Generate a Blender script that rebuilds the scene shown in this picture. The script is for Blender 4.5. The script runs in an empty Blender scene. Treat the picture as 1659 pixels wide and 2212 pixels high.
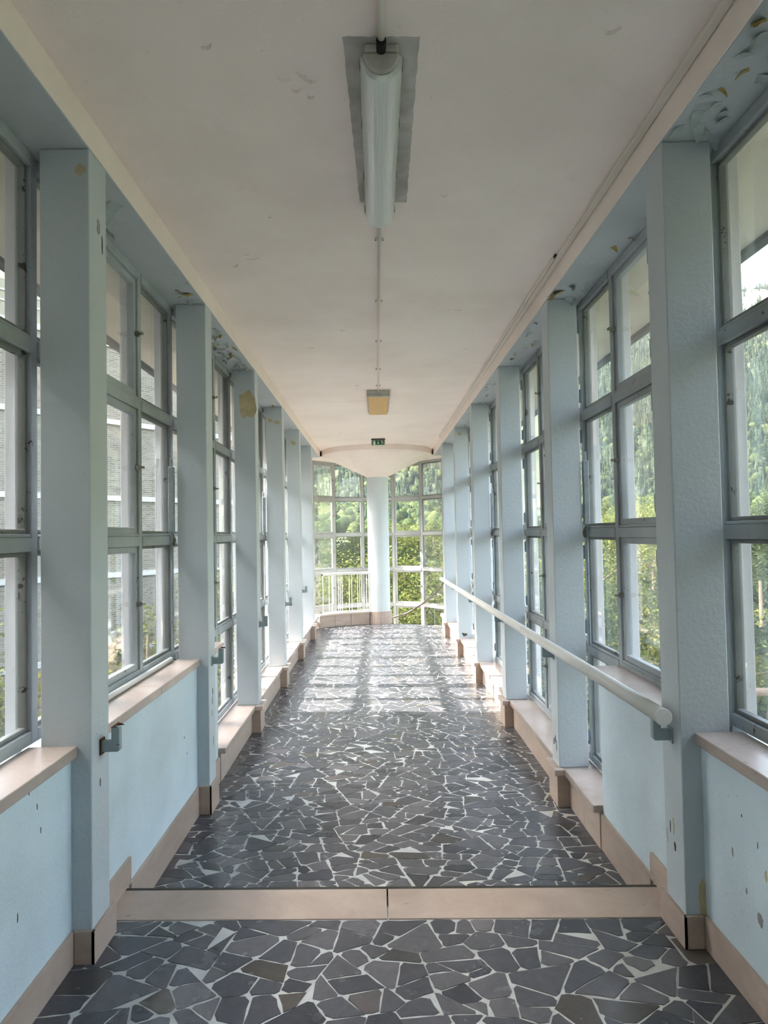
import bpy, bmesh, math, random
import numpy as np
from mathutils import Matrix, Vector, noise
random.seed(7)
rng = np.random.default_rng(7)
SC = bpy.context.scene
COL = SC.collection

# ---------------------------------------------------------------- camera
IMW, IMH = 1659.0, 2212.0
FPX, PITCH, YAW, ROLL, CAMZ = 1469.29, .0318, .0112, -.0185, 1.7668
cy_, sy_, cp_, sp_ = math.cos(YAW), math.sin(YAW), math.cos(PITCH), math.sin(PITCH)
FW = Vector((sy_*cp_, cy_*cp_, sp_)); RT = Vector((cy_, -sy_, 0)); UP = RT.cross(FW)
RT, UP = RT*math.cos(ROLL)+UP*math.sin(ROLL), UP*math.cos(ROLL)-RT*math.sin(ROLL)
CAM = Vector((0, 0, CAMZ))
cd = bpy.data.cameras.new('camera'); cam = bpy.data.objects.new('camera', cd); COL.objects.link(cam)
cd.sensor_fit = 'HORIZONTAL'; cd.sensor_width = 36; cd.lens = 36*FPX/IMW
cd.clip_start = .05; cd.clip_end = 5000
cam.matrix_world = Matrix(((RT.x, UP.x, -FW.x, 0), (RT.y, UP.y, -FW.y, 0), (RT.z, UP.z, -FW.z, CAMZ), (0, 0, 0, 1)))
SC.camera = cam
def at(px, py, ax, v):
    """the point where the ray through a pixel meets the plane ax = v"""
    d = FW+RT*((px-IMW/2)/FPX)-UP*((py-IMH/2)/FPX); i = 'xyz'.index(ax)
    return CAM+d*((v-CAM[i])/d[i])

# ---------------------------------------------------------------- sky, sun, exposure
SUN_DIR = Vector((-1, .08, .84)).normalized()          # towards the sun: left of the corridor, 40 degrees up
w = bpy.data.worlds.new('sky'); SC.world = w; w.use_nodes = True
nt = w.node_tree; nt.nodes.clear()
sky = nt.nodes.new('ShaderNodeTexSky'); sky.sky_type = 'NISHITA'; sky.sun_disc = False
sky.sun_elevation = math.asin(SUN_DIR.z); sky.sun_rotation = math.atan2(SUN_DIR.x, SUN_DIR.y)
sky.air_density = 1.2; sky.dust_density = 3.0; sky.ozone_density = 1.0
bg = nt.nodes.new('ShaderNodeBackground'); bg.inputs['Strength'].default_value = .82
wo = nt.nodes.new('ShaderNodeOutputWorld')
hs = nt.nodes.new('ShaderNodeHueSaturation'); hs.inputs['Saturation'].default_value = .58      # thin white cloud
nt.links.new(sky.outputs[0], hs.inputs['Color']); nt.links.new(hs.outputs[0], bg.inputs[0]); nt.links.new(bg.outputs[0], wo.inputs[0])
sl = bpy.data.lights.new('sun', 'SUN'); sl.energy = 7.2; sl.angle = .012; sl.color = (1, .95, .87)
so = bpy.data.objects.new('sun', sl); COL.objects.link(so); so.location = (-30, 3, 30)
so.rotation_euler = SUN_DIR.to_track_quat('Z', 'Y').to_euler()
vs = SC.view_settings
vs.view_transform = 'Standard'; vs.look = 'None'; vs.gamma = 1; vs.use_curve_mapping = False
vs.exposure = 1.9
SC.cycles.transparent_max_bounces = 32
SC.cycles.max_bounces = 10; SC.cycles.diffuse_bounces = 6
SC.cycles.use_denoising = True

# ---------------------------------------------------------------- helpers
def rgb(r, g, b):
    f = lambda c: ((c/255+.055)/1.055)**2.4 if c > 10 else c/255/12.92
    return (f(r), f(g), f(b), 1)
MATS = {}
class NT:
    def __init__(s, name):
        s.m = bpy.data.materials.new(name); s.m.use_nodes = True; s.t = s.m.node_tree; s.t.nodes.clear()
        s.out = s.n('ShaderNodeOutputMaterial'); MATS[name] = s.m
    def n(s, typ, **kw):
        x = s.t.nodes.new(typ)
        for k, v in kw.items():
            if k.startswith('_'): setattr(x, k[1:], v)
            else: s.set(x, k, v)
        return x
    def set(s, x, k, v):
        sock = x.inputs[int(k[1:])] if k[0] == 'i' and k[1:].isdigit() else x.inputs[k.replace('__', ' ')]
        if isinstance(v, bpy.types.NodeSocket): s.t.links.new(v, sock)
        else: sock.default_value = v
    def noise(s, scale, detail=4, rough=.55, co=None, dist=0.):
        x = s.n('ShaderNodeTexNoise', Scale=scale, Detail=detail, Roughness=rough, Distortion=dist)
        if co is not None: s.set(x, 'Vector', co)
        return x.outputs['Fac']
    def ramp(s, fac, stops):
        x = s.n('ShaderNodeValToRGB', Fac=fac); e = x.color_ramp.elements
        while len(e) < len(stops): e.new(.5)
        for a, (p, c) in zip(e, stops): a.position = p; a.color = c if len(c) == 4 else (*c, 1)
        return x.outputs['Color']
    def mix(s, fac, a, b, typ='MIX'):
        x = s.n('ShaderNodeMix', _data_type='RGBA', _blend_type=typ)
        s.set(x, 'i0', fac); s.set(x, 'i6', a); s.set(x, 'i7', b)
        return x.outputs[2]
    def math(s, op, a, b=0.):
        x = s.n('ShaderNodeMath', _operation=op, i0=a, i1=b); return x.outputs[0]
    def co(s, scale=(1, 1, 1)):
        g = s.n('ShaderNodeNewGeometry'); m = s.n('ShaderNodeMapping', Vector=g.outputs['Position'], Scale=scale)
        return m.outputs[0]
    def bump(s, h, strength=.3, dist=.01):
        return s.n('ShaderNodeBump', Height=h, Strength=strength, Distance=dist).outputs[0]
    def bsdf(s, col, rough=.7, spec=.4, normal=None, **kw):
        p = s.n('ShaderNodeBsdfPrincipled', Roughness=rough, **kw); s.set(p, 'Base Color', col)
        s.set(p, 'Specular IOR Level', spec)
        if normal is not None: s.set(p, 'Normal', normal)
        return p.outputs[0]
    def done(s, sh): s.set(s.out, 'Surface', sh); return s.m
G1 = lambda v: (v, v, v, 1)

def paint(name, base, dirty, chip, rough=.55, chips=.0, bump=.35, bscale=60, blot=.5):
    t = NT(name); c = t.co()
    n1 = t.noise(1.3, 5, .6, c); n2 = t.noise(bscale, 3, .6, c); n3 = t.noise(9, 6, .7, c)
    col = t.mix(t.ramp(n1, [(.40, G1(0)), (.75, G1(blot))]), base, dirty)
    if chips:
        m = t.ramp(n3, [(chips, G1(0)), (chips+.012, G1(1))])
        col = t.mix(m, col, chip)
    spk = t.ramp(t.noise(35, 4, .7, c), [(.66, G1(0)), (.70, G1(.9))])
    col = t.mix(spk, col, dirty)
    return t.done(t.bsdf(col, rough, .35, t.bump(n2, bump, .006)))
paint('wall_paint', rgb(210, 226, 234), rgb(184, 195, 200), rgb(150, 152, 152), .5, .73, .35, 70, .8)
paint('pillar_paint', rgb(190, 198, 202), rgb(172, 180, 184), rgb(140, 142, 140), .45, .78, .4, 55)
paint('soffit_paint', rgb(184, 189, 193), rgb(158, 163, 166), rgb(160, 148, 110), .55, .715, .6, 30)
paint('frame_paint', rgb(172, 178, 182), rgb(120, 124, 122), rgb(70, 68, 62), .45, .66, .25, 90, .9)
paint('bead_paint', rgb(136, 138, 136), rgb(92, 90, 84), rgb(60, 56, 50), .5, .62, .2, 90, .9)
paint('tower_frame_paint', rgb(178, 180, 177), rgb(134, 132, 124), rgb(90, 86, 76), .5, .70, .25, 90, .8)
paint('ceiling_paint', rgb(246, 233, 225), rgb(232, 217, 208), rgb(190, 180, 168), .8, .80, .25, 25, .8)
paint('overhang_paint', rgb(226, 214, 198), rgb(200, 186, 170), rgb(150, 145, 140), .8, .70, .3, 25, .8)
paint('column_paint', rgb(205, 213, 216), rgb(190, 198, 200), rgb(150, 150, 145), .4, .78, .3, 40)
paint('fin_paint', rgb(232, 230, 232), rgb(205, 203, 202), rgb(170, 168, 165), .7, .75, .3, 60)
paint('white_metal', rgb(222, 221, 216), rgb(194, 191, 184), rgb(140, 120, 100), .35, .74, .05, 60)
paint('bracket_paint', rgb(150, 165, 168), rgb(125, 135, 135), rgb(105, 70, 45), .45, .63, .1, 60)
paint('conduit_paint', rgb(226, 218, 208), rgb(205, 196, 186), rgb(165, 150, 135), .6, .76, .1, 60)

def simple(name, col, rough=.6, spec=.4, metal=0., var=.12, bump=0.):
    t = NT(name); c = t.co(); n = t.noise(14, 5, .6, c)
    d = tuple(x*(1-var*3) for x in col[:3])+(1,)
    k = t.mix(t.ramp(n, [(.35, G1(0)), (.75, G1(1))]), col, d)
    nb = t.bump(t.noise(120, 2, .5, c), bump, .004) if bump else None
    return t.done(t.bsdf(k, rough, spec, nb, Metallic=metal))
simple('black_rubber_hollow', rgb(25, 25, 25), .6)
simple('dark_strip', rgb(58, 54, 48), .5)
simple('rust', rgb(110, 70, 48), .85, .2, 0, .2, .4)
simple('plaster_bare', rgb(196, 184, 146), .9, .1, 0, .1, .3)
simple('chip_grey', rgb(160, 156, 154), .9, .1, 0, .1, .3)
simple('chip_dark', rgb(92, 88, 84), .9, .1)
simple('flake_paint', rgb(178, 188, 188), .6, .3)
simple('flake_back', rgb(170, 150, 92), .8, .2)
simple('latch_metal', rgb(150, 148, 138), .35, .5, .6, .25)
simple('opener_grey', rgb(150, 160, 165), .4)
simple('plastic_grey', rgb(196, 192, 184), .5)
simple('yellowed_plastic', rgb(214, 168, 92), .45, .5, 0, .06)
simple('fascia_metal', rgb(120, 118, 126), .5, .4, .2)
simple('fascia_dark', rgb(96, 94, 100), .6)
simple('green_sign', rgb(20, 100, 62), .4)
simple('white_sign', rgb(240, 244, 236), .4)
simple('concrete', rgb(190, 186, 180), .85, .2)
simple('dark_rail', rgb(96, 90, 84), .35, .5, .5)
simple('trunk_bark', rgb(104, 90, 74), .9, .1, 0, .2, .5)
simple('railing_rust', rgb(178, 150, 128), .8, .2, 0, .2)
simple('tray_white', rgb(235, 238, 235), .3, .5, 0, .05)
simple('tube_glass', rgb(245, 245, 240), .15, .5, 0, .03)

def stone_mat(name, base, dark, rough, freq=6):
    t = NT(name); c = t.co()
    v = t.noise(freq, 7, .65, t.co((1, 1, 2.5)), .6); s = t.noise(freq*9, 5, .7, t.co((.6, 1, 2)), 1.0)
    col = t.mix(t.ramp(v, [(.35, G1(0)), (.72, G1(1))]), base, dark)
    spots = t.ramp(s, [(.64, G1(0)), (.70, G1(.75))])
    col = t.mix(spots, col, rgb(128, 112, 102))
    return t.done(t.bsdf(col, rough, .45, t.bump(s, .06, .003)))
stone_mat('beige_stone', rgb(190, 173, 161), rgb(172, 152, 140), .3)
stone_mat('skirting_stone', rgb(182, 164, 150), rgb(163, 143, 130), .4, 4)
stone_mat('sill_stone', rgb(180, 165, 156), rgb(163, 146, 136), .25, 3)

# floor stone: each stone carries its own random numbers
t = NT('paving_stone'); c = t.co()
a1 = t.n('ShaderNodeAttribute', _attribute_name='tone').outputs['Fac']
a2 = t.n('ShaderNodeAttribute', _attribute_name='hue').outputs['Fac']
base = t.ramp(a1, [(0, rgb(60, 62, 68)), (.3, rgb(75, 76, 81)), (.6, rgb(90, 89, 93)), (.85, rgb(104, 101, 105)), (1, rgb(122, 116, 118))])
warm = t.ramp(a2, [(.0, rgb(255, 255, 255)), (.91, rgb(255, 255, 255)), (.93, rgb(255, 249, 236)), (.97, rgb(248, 232, 204)), (1., rgb(212, 222, 240))])
base = t.mix(.9, base, warm, 'MULTIPLY')
vein = t.ramp(t.noise(16, 8, .72, c, 1.2), [(.30, G1(.72)), (.55, G1(1.0)), (.74, G1(1.22))])
base = t.mix(.85, base, vein, 'MULTIPLY')
fl = t.ramp(t.noise(60, 4, .7, t.co((1, 2.2, 1)), .8), [(.66, G1(0)), (.72, G1(.35))])
base = t.mix(fl, base, rgb(165, 160, 155))
rgh = t.ramp(t.noise(7, 4, .6, c), [(.3, G1(.17)), (.8, G1(.32))])
p = t.n('ShaderNodeBsdfPrincipled'); t.set(p, 'Base Color', base); t.set(p, 'Roughness', rgh); t.set(p, 'Specular IOR Level', .42)
t.set(p, 'Normal', t.bump(t.noise(40, 5, .6, c), .08, .004)); t.done(p.outputs[0])
t = NT('grout'); c = t.co()
t.done(t.bsdf(t.ramp(t.noise(5, 6, .7, c), [(.3, rgb(160, 162, 160)), (.7, rgb(196, 196, 192))]), .42, .4, t.bump(t.noise(90, 3, .6, c), .2, .003)))

# dusty window glass: mostly clear, a thin film of dust and run marks
t = NT('window_glass')
g = t.co((1, 1, .22)); dust = t.ramp(t.noise(5, 6, .65, g, .8), [(.30, G1(.002)), (.62, G1(.006)), (.85, G1(.025))])
clear = t.n('ShaderNodeBsdfTransparent'); clear.inputs[0].default_value = (.97, .985, .985, 1)
gl = t.n('ShaderNodeBsdfGlossy', Roughness=.03); gl.inputs[0].default_value = (1, 1, 1, 1)
fr = t.n('ShaderNodeFresnel', IOR=1.45)
m1 = t.n('ShaderNodeMixShader', i0=t.math('MULTIPLY', fr.outputs[0], .32), i1=clear.outputs[0], i2=gl.outputs[0])
tr = t.n('ShaderNodeBsdfTranslucent'); tr.inputs[0].default_value = (.9, .92, .93, 1)
m2 = t.n('ShaderNodeMixShader', i0=dust, i1=m1.outputs[0], i2=tr.outputs[0]); t.done(m2.outputs[0])
# ribbed clear plastic of the lamp cover
t = NT('lamp_cover_plastic')
x = t.n('ShaderNodeSeparateXYZ', Vector=t.co()).outputs[0]
wv = t.math('SINE', t.math('MULTIPLY', x, 1400.)); cl = t.n('ShaderNodeBsdfTransparent'); cl.inputs[0].default_value = (.9, .93, .92, 1)
gs = t.n('ShaderNodeBsdfGlossy', Roughness=.18); t.set(gs, 'Normal', t.bump(wv, .6, .002)); gs.inputs[0].default_value = (.95, .97, .96, 1)
tl = t.n('ShaderNodeBsdfDiffuse'); tl.inputs[0].default_value = (.9, .92, .91, 1)
ma = t.n('ShaderNodeMixShader', i0=.45, i1=tl.outputs[0], i2=gs.outputs[0])
mb_ = t.n('ShaderNodeMixShader', i0=t.ramp(wv, [(.2, G1(.55)), (.9, G1(.9))]), i1=cl.outputs[0], i2=ma.outputs[0]); t.done(mb_.outputs[0])
# brick facade
t = NT('facade_brick')
tc = t.n('ShaderNodeTexCoord').outputs['Object']
br = t.n('ShaderNodeTexBrick', Vector=t.n('ShaderNodeMapping', Vector=tc, Rotation=(math.pi/2, 0, 0)).outputs[0], Scale=1.)
br.inputs['Color1'].default_value = rgb(124, 116, 101); br.inputs['Color2'].default_value = rgb(92, 86, 73); br.inputs['Mortar'].default_value = rgb(152, 146, 134)
br.inputs['Brick Width'].default_value = .30; br.inputs['Row Height'].default_value = .09; br.inputs['Mortar Size'].default_value = .011
t.done(t.bsdf(br.outputs['Color'], .85, .2))
simple('facade_band', rgb(196, 194, 188), .8, .2)
simple('facade_attic', rgb(150, 144, 124), .85, .2)
def leaf_mat(name, c1, c2, c3, transl=.35, fine=0):
    t = NT(name); r = t.n('ShaderNodeAttribute', _attribute_name='tone').outputs['Fac']
    col = t.ramp(r, [(0, c1), (.5, c2), (1, c3)]); nrm = None
    if fine:
        nz = t.noise(fine, 5, .7, t.co()); col = t.mix(1., col, t.ramp(nz, [(.30, G1(.25)), (.52, G1(.95)), (.72, G1(1.5))]), 'MULTIPLY'); nrm = t.bump(nz, .7, .6)
    d = t.n('ShaderNodeBsdfDiffuse'); t.set(d, 'Color', col); tl = t.n('ShaderNodeBsdfTranslucent'); t.set(tl, 'Color', col)
    if nrm is not None: t.set(d, 'Normal', nrm)
    t.done(t.n('ShaderNodeMixShader', i0=transl, i1=d.outputs[0], i2=tl.outputs[0]).outputs[0])
leaf_mat('leaf_bright', rgb(60, 70, 32), rgb(86, 92, 44), rgb(116, 112, 64))
leaf_mat('leaf_mid', rgb(38, 47, 27), rgb(54, 63, 36), rgb(76, 80, 49))
leaf_mat('leaf_pine', rgb(30, 38, 26), rgb(45, 53, 35), rgb(68, 72, 48), .2)
leaf_mat('leaf_far', rgb(24, 34, 27), rgb(37, 47, 36), rgb(60, 67, 48), .0, .5)
leaf_mat('leaf_far_broad', rgb(36, 46, 28), rgb(50, 58, 35), rgb(68, 73, 44), .0, .7)
t = NT('terrain')
c = t.co(); z = t.n('ShaderNodeSeparateXYZ', Vector=c).outputs[2]
gcol = t.ramp(t.noise(.03, 6, .6, c), [(.35, rgb(54, 62, 46)), (.55, rgb(70, 76, 54)), (.75, rgb(104, 100, 72))])
rock = t.ramp(t.noise(.05, 8, .7, c, 1.), [(.3, rgb(74, 68, 63)), (.6, rgb(112, 104, 95))])
f = t.n('ShaderNodeAttribute', _attribute_name='rock').outputs['Fac']
md = t.n('ShaderNodeAttribute', _attribute_name='meadow').outputs['Fac']
col = t.mix(f, gcol, rock); col = t.mix(md, col, rgb(142, 134, 88))
t.done(t.bsdf(col, .95, .1))

# ---- mesh building
class MB:
    def __init__(s, T=None): s.v = []; s.f = []; s.T = T
    def add(s, vs, fs):
        b = len(s.v); s.v += [tuple(s.T(*p)) if s.T else tuple(p) for p in vs]; s.f += [tuple(i+b for i in f) for f in fs]; return s
    def box(s, x0, x1, y0, y1, z0, z1):
        return s.add([(x0, y0, z0), (x1, y0, z0), (x1, y1, z0), (x0, y1, z0), (x0, y0, z1), (x1, y0, z1), (x1, y1, z1), (x0, y1, z1)],
                     [(0, 3, 2, 1), (4, 5, 6, 7), (0, 1, 5, 4), (1, 2, 6, 5), (2, 3, 7, 6), (3, 0, 4, 7)])
    def prism(s, pts, z0, z1):                      # polygon in xy, extruded in z
        n = len(pts)
        return s.add([(x, y, z0) for x, y in pts]+[(x, y, z1) for x, y in pts],
                     [tuple(range(n-1, -1, -1)), tuple(range(n, 2*n))]+[(i, (i+1) % n, n+(i+1) % n, n+i) for i in range(n)])
    def prism_y(s, pts, y0, y1):                    # polygon in xz, extruded in y
        n = len(pts)
        return s.add([(x, y0, z) for x, z in pts]+[(x, y1, z) for x, z in pts],
                     [tuple(range(n)), tuple(range(2*n-1, n-1, -1))]+[(i, n+i, n+(i+1) % n, (i+1) % n) for i in range(n)])
    def tube(s, path, r, n=12, caps=True):
        P = [Vector(p) for p in path]; rings = []; ref = None
        for i, p in enumerate(P):
            d = (P[min(i+1, len(P)-1)]-P[max(i-1, 0)]).normalized()
            if ref is None: ref = Vector((0, 0, 1)) if abs(d.z) < .9 else Vector((1, 0, 0))
            u = d.cross(ref).normalized(); v = u.cross(d); ref = v
            rr = r[i] if isinstance(r, (list, tuple)) else r
            rings.append([p+(u*math.cos(a)+v*math.sin(a))*rr for a in [2*math.pi*k/n for k in range(n)]])
        vs = [tuple(q) for R in rings for q in R]; fs = []
        for i in range(len(P)-1):
            for k in range(n): fs.append((i*n+k, i*n+(k+1) % n, (i+1)*n+(k+1) % n, (i+1)*n+k))
        if caps: fs += [tuple(range(n-1, -1, -1)), tuple((len(P)-1)*n+k for k in range(n))]
        return s.add(vs, fs)
    def lathe(s, prof, cx, cy, n=48, a0=0., a1=2*math.pi):
        full = abs(a1-a0-2*math.pi) < 1e-6; m = n if full else n+1
        vs = []; fs = []
        for r, z in prof:
            for k in range(m):
                a = a0+(a1-a0)*k/n; vs.append((cx+r*math.sin(a), cy+r*math.cos(a), z))
        for i in range(len(prof)-1):
            for k in range(n): k2 = (k+1) % m; fs.append((i*m+k, i*m+k2, (i+1)*m+k2, (i+1)*m+k))
        return s.add(vs, fs)
def ring_box(mb, a0, a1, o0, o1, z0, z1, w):        # rectangular frame of four bars
    i = [(a0, z0), (a1, z0), (a1, z1), (a0, z1)]; j = [(a0+w, z0+w), (a1-w, z0+w), (a1-w, z1-w), (a0+w, z1-w)]
    vs = [(a, o0, z) for a, z in i+j]+[(a, o1, z) for a, z in i+j]; fs = []
    for k in range(4):
        l = (k+1) % 4
        fs += [(k, l, 4+l, 4+k), (8+k, 12+k, 12+l, 8+l), (k, 8+k, 8+l, l), (4+k, 4+l, 12+l, 12+k)]
    return mb.add(vs, fs)
def obj(name, mb, mat, parent=None, bevel=0., smooth=False, seg=2):
    me = bpy.data.meshes.new(name); me.from_pydata(mb.v, [], mb.f)
    b = bmesh.new(); b.from_mesh(me); bmesh.ops.recalc_face_normals(b, faces=b.faces)
    b.to_mesh(me); b.free()
    o = bpy.data.objects.new(name, me); COL.objects.link(o); me.materials.append(MATS[mat])
    if parent is not None:
        o.parent = parent; o.matrix_parent_inverse = Matrix.Translation(-Vector(root_loc(parent)))
    if bevel:
        m = o.modifiers.new('bevel', 'BEVEL'); m.width = bevel; m.segments = seg; m.limit_method = 'ANGLE'; m.angle_limit = .7
    if smooth:
        for p in me.polygons: p.use_smooth = True
    return o
def root_loc(o):
    l = Vector((0, 0, 0))
    while o is not None:
        l = l+Vector(o.location); o = o.parent if not o.parent else None
    return l
def tag(o, label, cat=None, group=None, kind=None):
    o['label'] = label
    if cat: o['category'] = cat
    if group: o['group'] = group
    if kind: o['kind'] = kind
    return o
def thing(name, label, cat, loc, group=None, kind=None):
    o = bpy.data.objects.new(name, None); COL.objects.link(o); o.location = loc; o.empty_display_size = .1
    return tag(o, label, cat, group, kind)

# ---------------------------------------------------------------- measures
XI = {-1: -1.094, 1: 1.146}                 # inner faces of the pillars
def X(s, u): return XI[s]+s*u               # u metres outward from that face
PY = [2.614+1.795*i for i in range(6)]      # near faces of the pillars
PD, PW = .168, .192
ZU = .18                                    # near floor lies one step above the long floor
ZS, ZC = 3.288, 3.417                       # beam underside, ceiling
SILL = .985; CAPZ = .242
JY = {-1: 2.67, 1: 2.72}                    # window post line at the first pillar
TX, TY, TR = .03, 13.55, 1.5                # round stair tower
YB = -1.3                                   # back wall
SIDE = {-1: 'left', 1: 'right'}

# ---------------------------------------------------------------- floor: crazy paving
def clip(poly, nx, ny, c):                  # keep points with n.p <= c
    out = []
    for i in range(len(poly)):
        p, q = poly[i], poly[(i+1) % len(poly)]
        dp, dq = nx*p[0]+ny*p[1]-c, nx*q[0]+ny*q[1]-c
        if dp <= 0: out.append(p)
        if (dp < 0) != (dq < 0) and dp != dq:
            t_ = dp/(dp-dq); out.append((p[0]+(q[0]-p[0])*t_, p[1]+(q[1]-p[1])*t_))
    return out
def area(p): return abs(sum(p[i][0]*p[(i+1) % len(p)][1]-p[(i+1) % len(p)][0]*p[i][1] for i in range(len(p))))/2
def shatter(region, big, small_lo, small_hi):
    xs = [p[0] for p in region]; ys = [p[1] for p in region]
    box = (min(xs), max(xs), min(ys), max(ys)); out = []
    P = darts(int((box[1]-box[0])*(box[3]-box[2])/big**2), box, big*.7); N = np.array(P)
    work = []
    for i, (x, y) in enumerate(P):
        poly = list(region); d = np.hypot(N[:, 0]-x, N[:, 1]-y)
        for j in np.argsort(d)[1:30]:
            nx, ny = (N[j]-N[i])/d[j]; poly = clip(poly, nx, ny, nx*x+ny*y+d[j]/2)
            if len(poly) < 3: break
        if len(poly) > 2: work.append(poly)
    while work:
        p = work.pop(); a = area(p)
        lim = random.choice((small_lo, small_lo*1.5, (small_lo+small_hi)/2, small_hi))
        if a < lim or a < small_lo: out.append(p); continue
        cx_, cy2 = np.mean([q[0] for q in p]), np.mean([q[1] for q in p]); M2 = np.cov(np.array(p).T)
        ev, vec = np.linalg.eigh(M2); ax = vec[:, 1]; ext = math.sqrt(max(ev[1], 1e-6)); best = None
        for _ in range(7):                                   # of a few breaks the one that leaves the stoutest pieces
            ang = math.atan2(ax[1], ax[0])+random.gauss(0, .42); nx, ny = math.cos(ang), math.sin(ang); c0 = nx*cx_+ny*cy2+random.uniform(-.4, .4)*ext
            l, r_ = clip(p, nx, ny, c0), clip(p, -nx, -ny, -c0)
            if len(l) < 3 or len(r_) < 3: continue
            per = lambda q: sum(math.hypot(q[k][0]-q[k-1][0], q[k][1]-q[k-1][1]) for k in range(len(q)))
            sc = min(area(l)/per(l)**2, area(r_)/per(r_)**2)*12.57+random.uniform(0, .16)
            if best is None or sc > best[0]: best = (sc, l, r_)
        if best is None: out.append(p); continue
        l, r_ = best[1:]
        work += [l, r_]
    # joints: every slab drawn in from its edges by its own amounts, corners knocked off
    res = []
    for p in out:
        n = len(p)
        if sum(p[k][0]*p[(k+1) % n][1]-p[(k+1) % n][0]*p[k][1] for k in range(n)) < 0: p = p[::-1]
        q = list(p)
        for k in range(n):
            a, b = p[k], p[(k+1) % n]; L = math.hypot(b[0]-a[0], b[1]-a[1])
            if L < 1e-5: continue
            nx, ny = (b[1]-a[1])/L, -(b[0]-a[0])/L; t_ = random.gauss(0, .03); nx, ny = nx-ny*t_, ny+nx*t_
            mx, my = (a[0]+b[0])/2, (a[1]+b[1])/2
            q = clip(q, nx, ny, nx*mx+ny*my-random.choice((.0012, .0016, .0022, .0032, .005)))
            if len(q) < 3: break
        if len(q) < 3 or area(q) < .00015: continue
        cx_, cy2 = np.mean([v[0] for v in q]), np.mean([v[1] for v in q]); o = []
        for k in range(len(q)):
            a, b, c_ = q[k-1], q[k], q[(k+1) % len(q)]; L = math.hypot(c_[0]-b[0], c_[1]-b[1])
            u = Vector((a[0]-b[0], a[1]-b[1])); v = Vector((c_[0]-b[0], c_[1]-b[1]))
            if u.length < .004 or v.length < .004: continue
            if u.angle(v) < 1.9 and random.random() < .8:           # sharp corners are broken off
                r1, r2_ = random.uniform(.005, .026), random.uniform(.005, .026)
                o.append((b[0]+u.x/u.length*min(r1, u.length*.35), b[1]+u.y/u.length*min(r1, u.length*.35)))
                o.append((b[0]+v.x/v.length*min(r2_, v.length*.35), b[1]+v.y/v.length*min(r2_, v.length*.35)))
            else: o.append(b)
            if L > .07:
                m = random.uniform(.35, .65); w_ = random.uniform(-.001, .004); mx, my = b[0]+v.x*m, b[1]+v.y*m; dl = math.hypot(cx_-mx, cy2-my) or 1
                o.append((mx+(cx_-mx)/dl*w_, my+(cy2-my)/dl*w_))
        if len(o) >= 3: res.append(o)
    return res
def darts(n, box, mind, seeds=()):
    pts = list(seeds); tries = 0; cell = {}
    key = lambda p: (int(p[0]/.2), int(p[1]/.2))
    for p in pts: cell.setdefault(key(p), []).append(p)
    while tries < n*30 and len(pts) < n:
        tries += 1; p = (random.uniform(box[0], box[1]), random.uniform(box[2], box[3])); m = random.choice((mind, mind*1.3, mind*.45, mind*.6)); k = key(p)
        if all(math.hypot(p[0]-q[0], p[1]-q[1]) > m for a in (-1, 0, 1) for b in (-1, 0, 1) for q in cell.get((k[0]+a, k[1]+b), ())):
            pts.append(p); cell.setdefault(k, []).append(p)
    return pts
def lay(stones, z, parent, singles):
    stones = sorted(stones, key=lambda q: sum(p[1] for p in q)/len(q))
    rest = MB(); rt, rh = [], []
    vis = [q for q in stones if sum(p[1] for p in q)/len(q) > (2.15 if z > .1 else 3.3)]
    first = set(id(q) for q in vis[:singles])
    for q in stones:
        tone, hue = min(1, max(0, random.gauss(.42, .2))), random.random()
        if id(q) in first:
            m = MB().prism(q, z-.014, z+random.uniform(-.0006, .0006)); o = obj('paving_stone', m, 'paving_stone', parent)
            for nm, v in (('tone', tone), ('hue', hue)):
                o.data.attributes.new(nm, 'FLOAT', 'FACE').data.foreach_set('value', [v]*len(o.data.polygons))
        else:
            k = len(rest.f); rest.prism(q, z-.014, z+random.uniform(-.0006, .0006)); rt += [tone]*(len(rest.f)-k); rh += [hue]*(len(rest.f)-k)
    o = obj('paving_stones_joined', rest, 'paving_stone', parent); o['kind'] = 'stuff'
    o.data.attributes.new('tone', 'FLOAT', 'FACE').data.foreach_set('value', rt); o.data.attributes.new('hue', 'FLOAT', 'FACE').data.foreach_set('value', rh)
# the long floor
ARC_R, ARC_Y = 1.57, 11.84
arc = [(ARC_R*math.sin(a), ARC_Y+ARC_R*math.cos(a)) for a in np.linspace(.80, -.80, 17)]
reg = [(-1.20, 3.02), (1.25, 3.02), (1.25, 12.86)]+[p for p in arc if abs(p[0]) < 1.2]+[(-1.20, 12.88)]
fl = obj('floor', MB().prism([(-1.40, 2.95), (1.45, 2.95), (1.45, 12.86)]+[p for p in arc if abs(p[0]) < 1.3]+[(-1.40, 12.88)], -.35, -.0018), 'grout')
tag(fl, 'long corridor floor of dark grey crazy paving with pale grout', 'floor', None, 'structure')
wide = lambda sh, k: [[(x*k, y) for x, y in q] for q in sh]
lay(wide(shatter([(x/1.4, y) for x, y in reg], .27, .0075, .018), 1.4), 0, fl, 180)
# near floor, one step up
regn = clip([(-1.2, YB), (1.25, YB), (1.25, 3), (-1.2, 3)], .0333, 1, 2.850+.0)
fn = obj('floor', MB().prism([(-1.40, YB), (1.45, YB), (1.45, 2.95), (-1.40, 2.95)], -.35, ZU-.0018), 'grout')
tag(fn, 'raised near floor of large dark crazy paving stones before the step', 'floor', None, 'structure')
lay(wide(shatter([(x/1.2, y) for x, y in regn], .28, .010, .026), 1.2), ZU, fn, 120)
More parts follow.
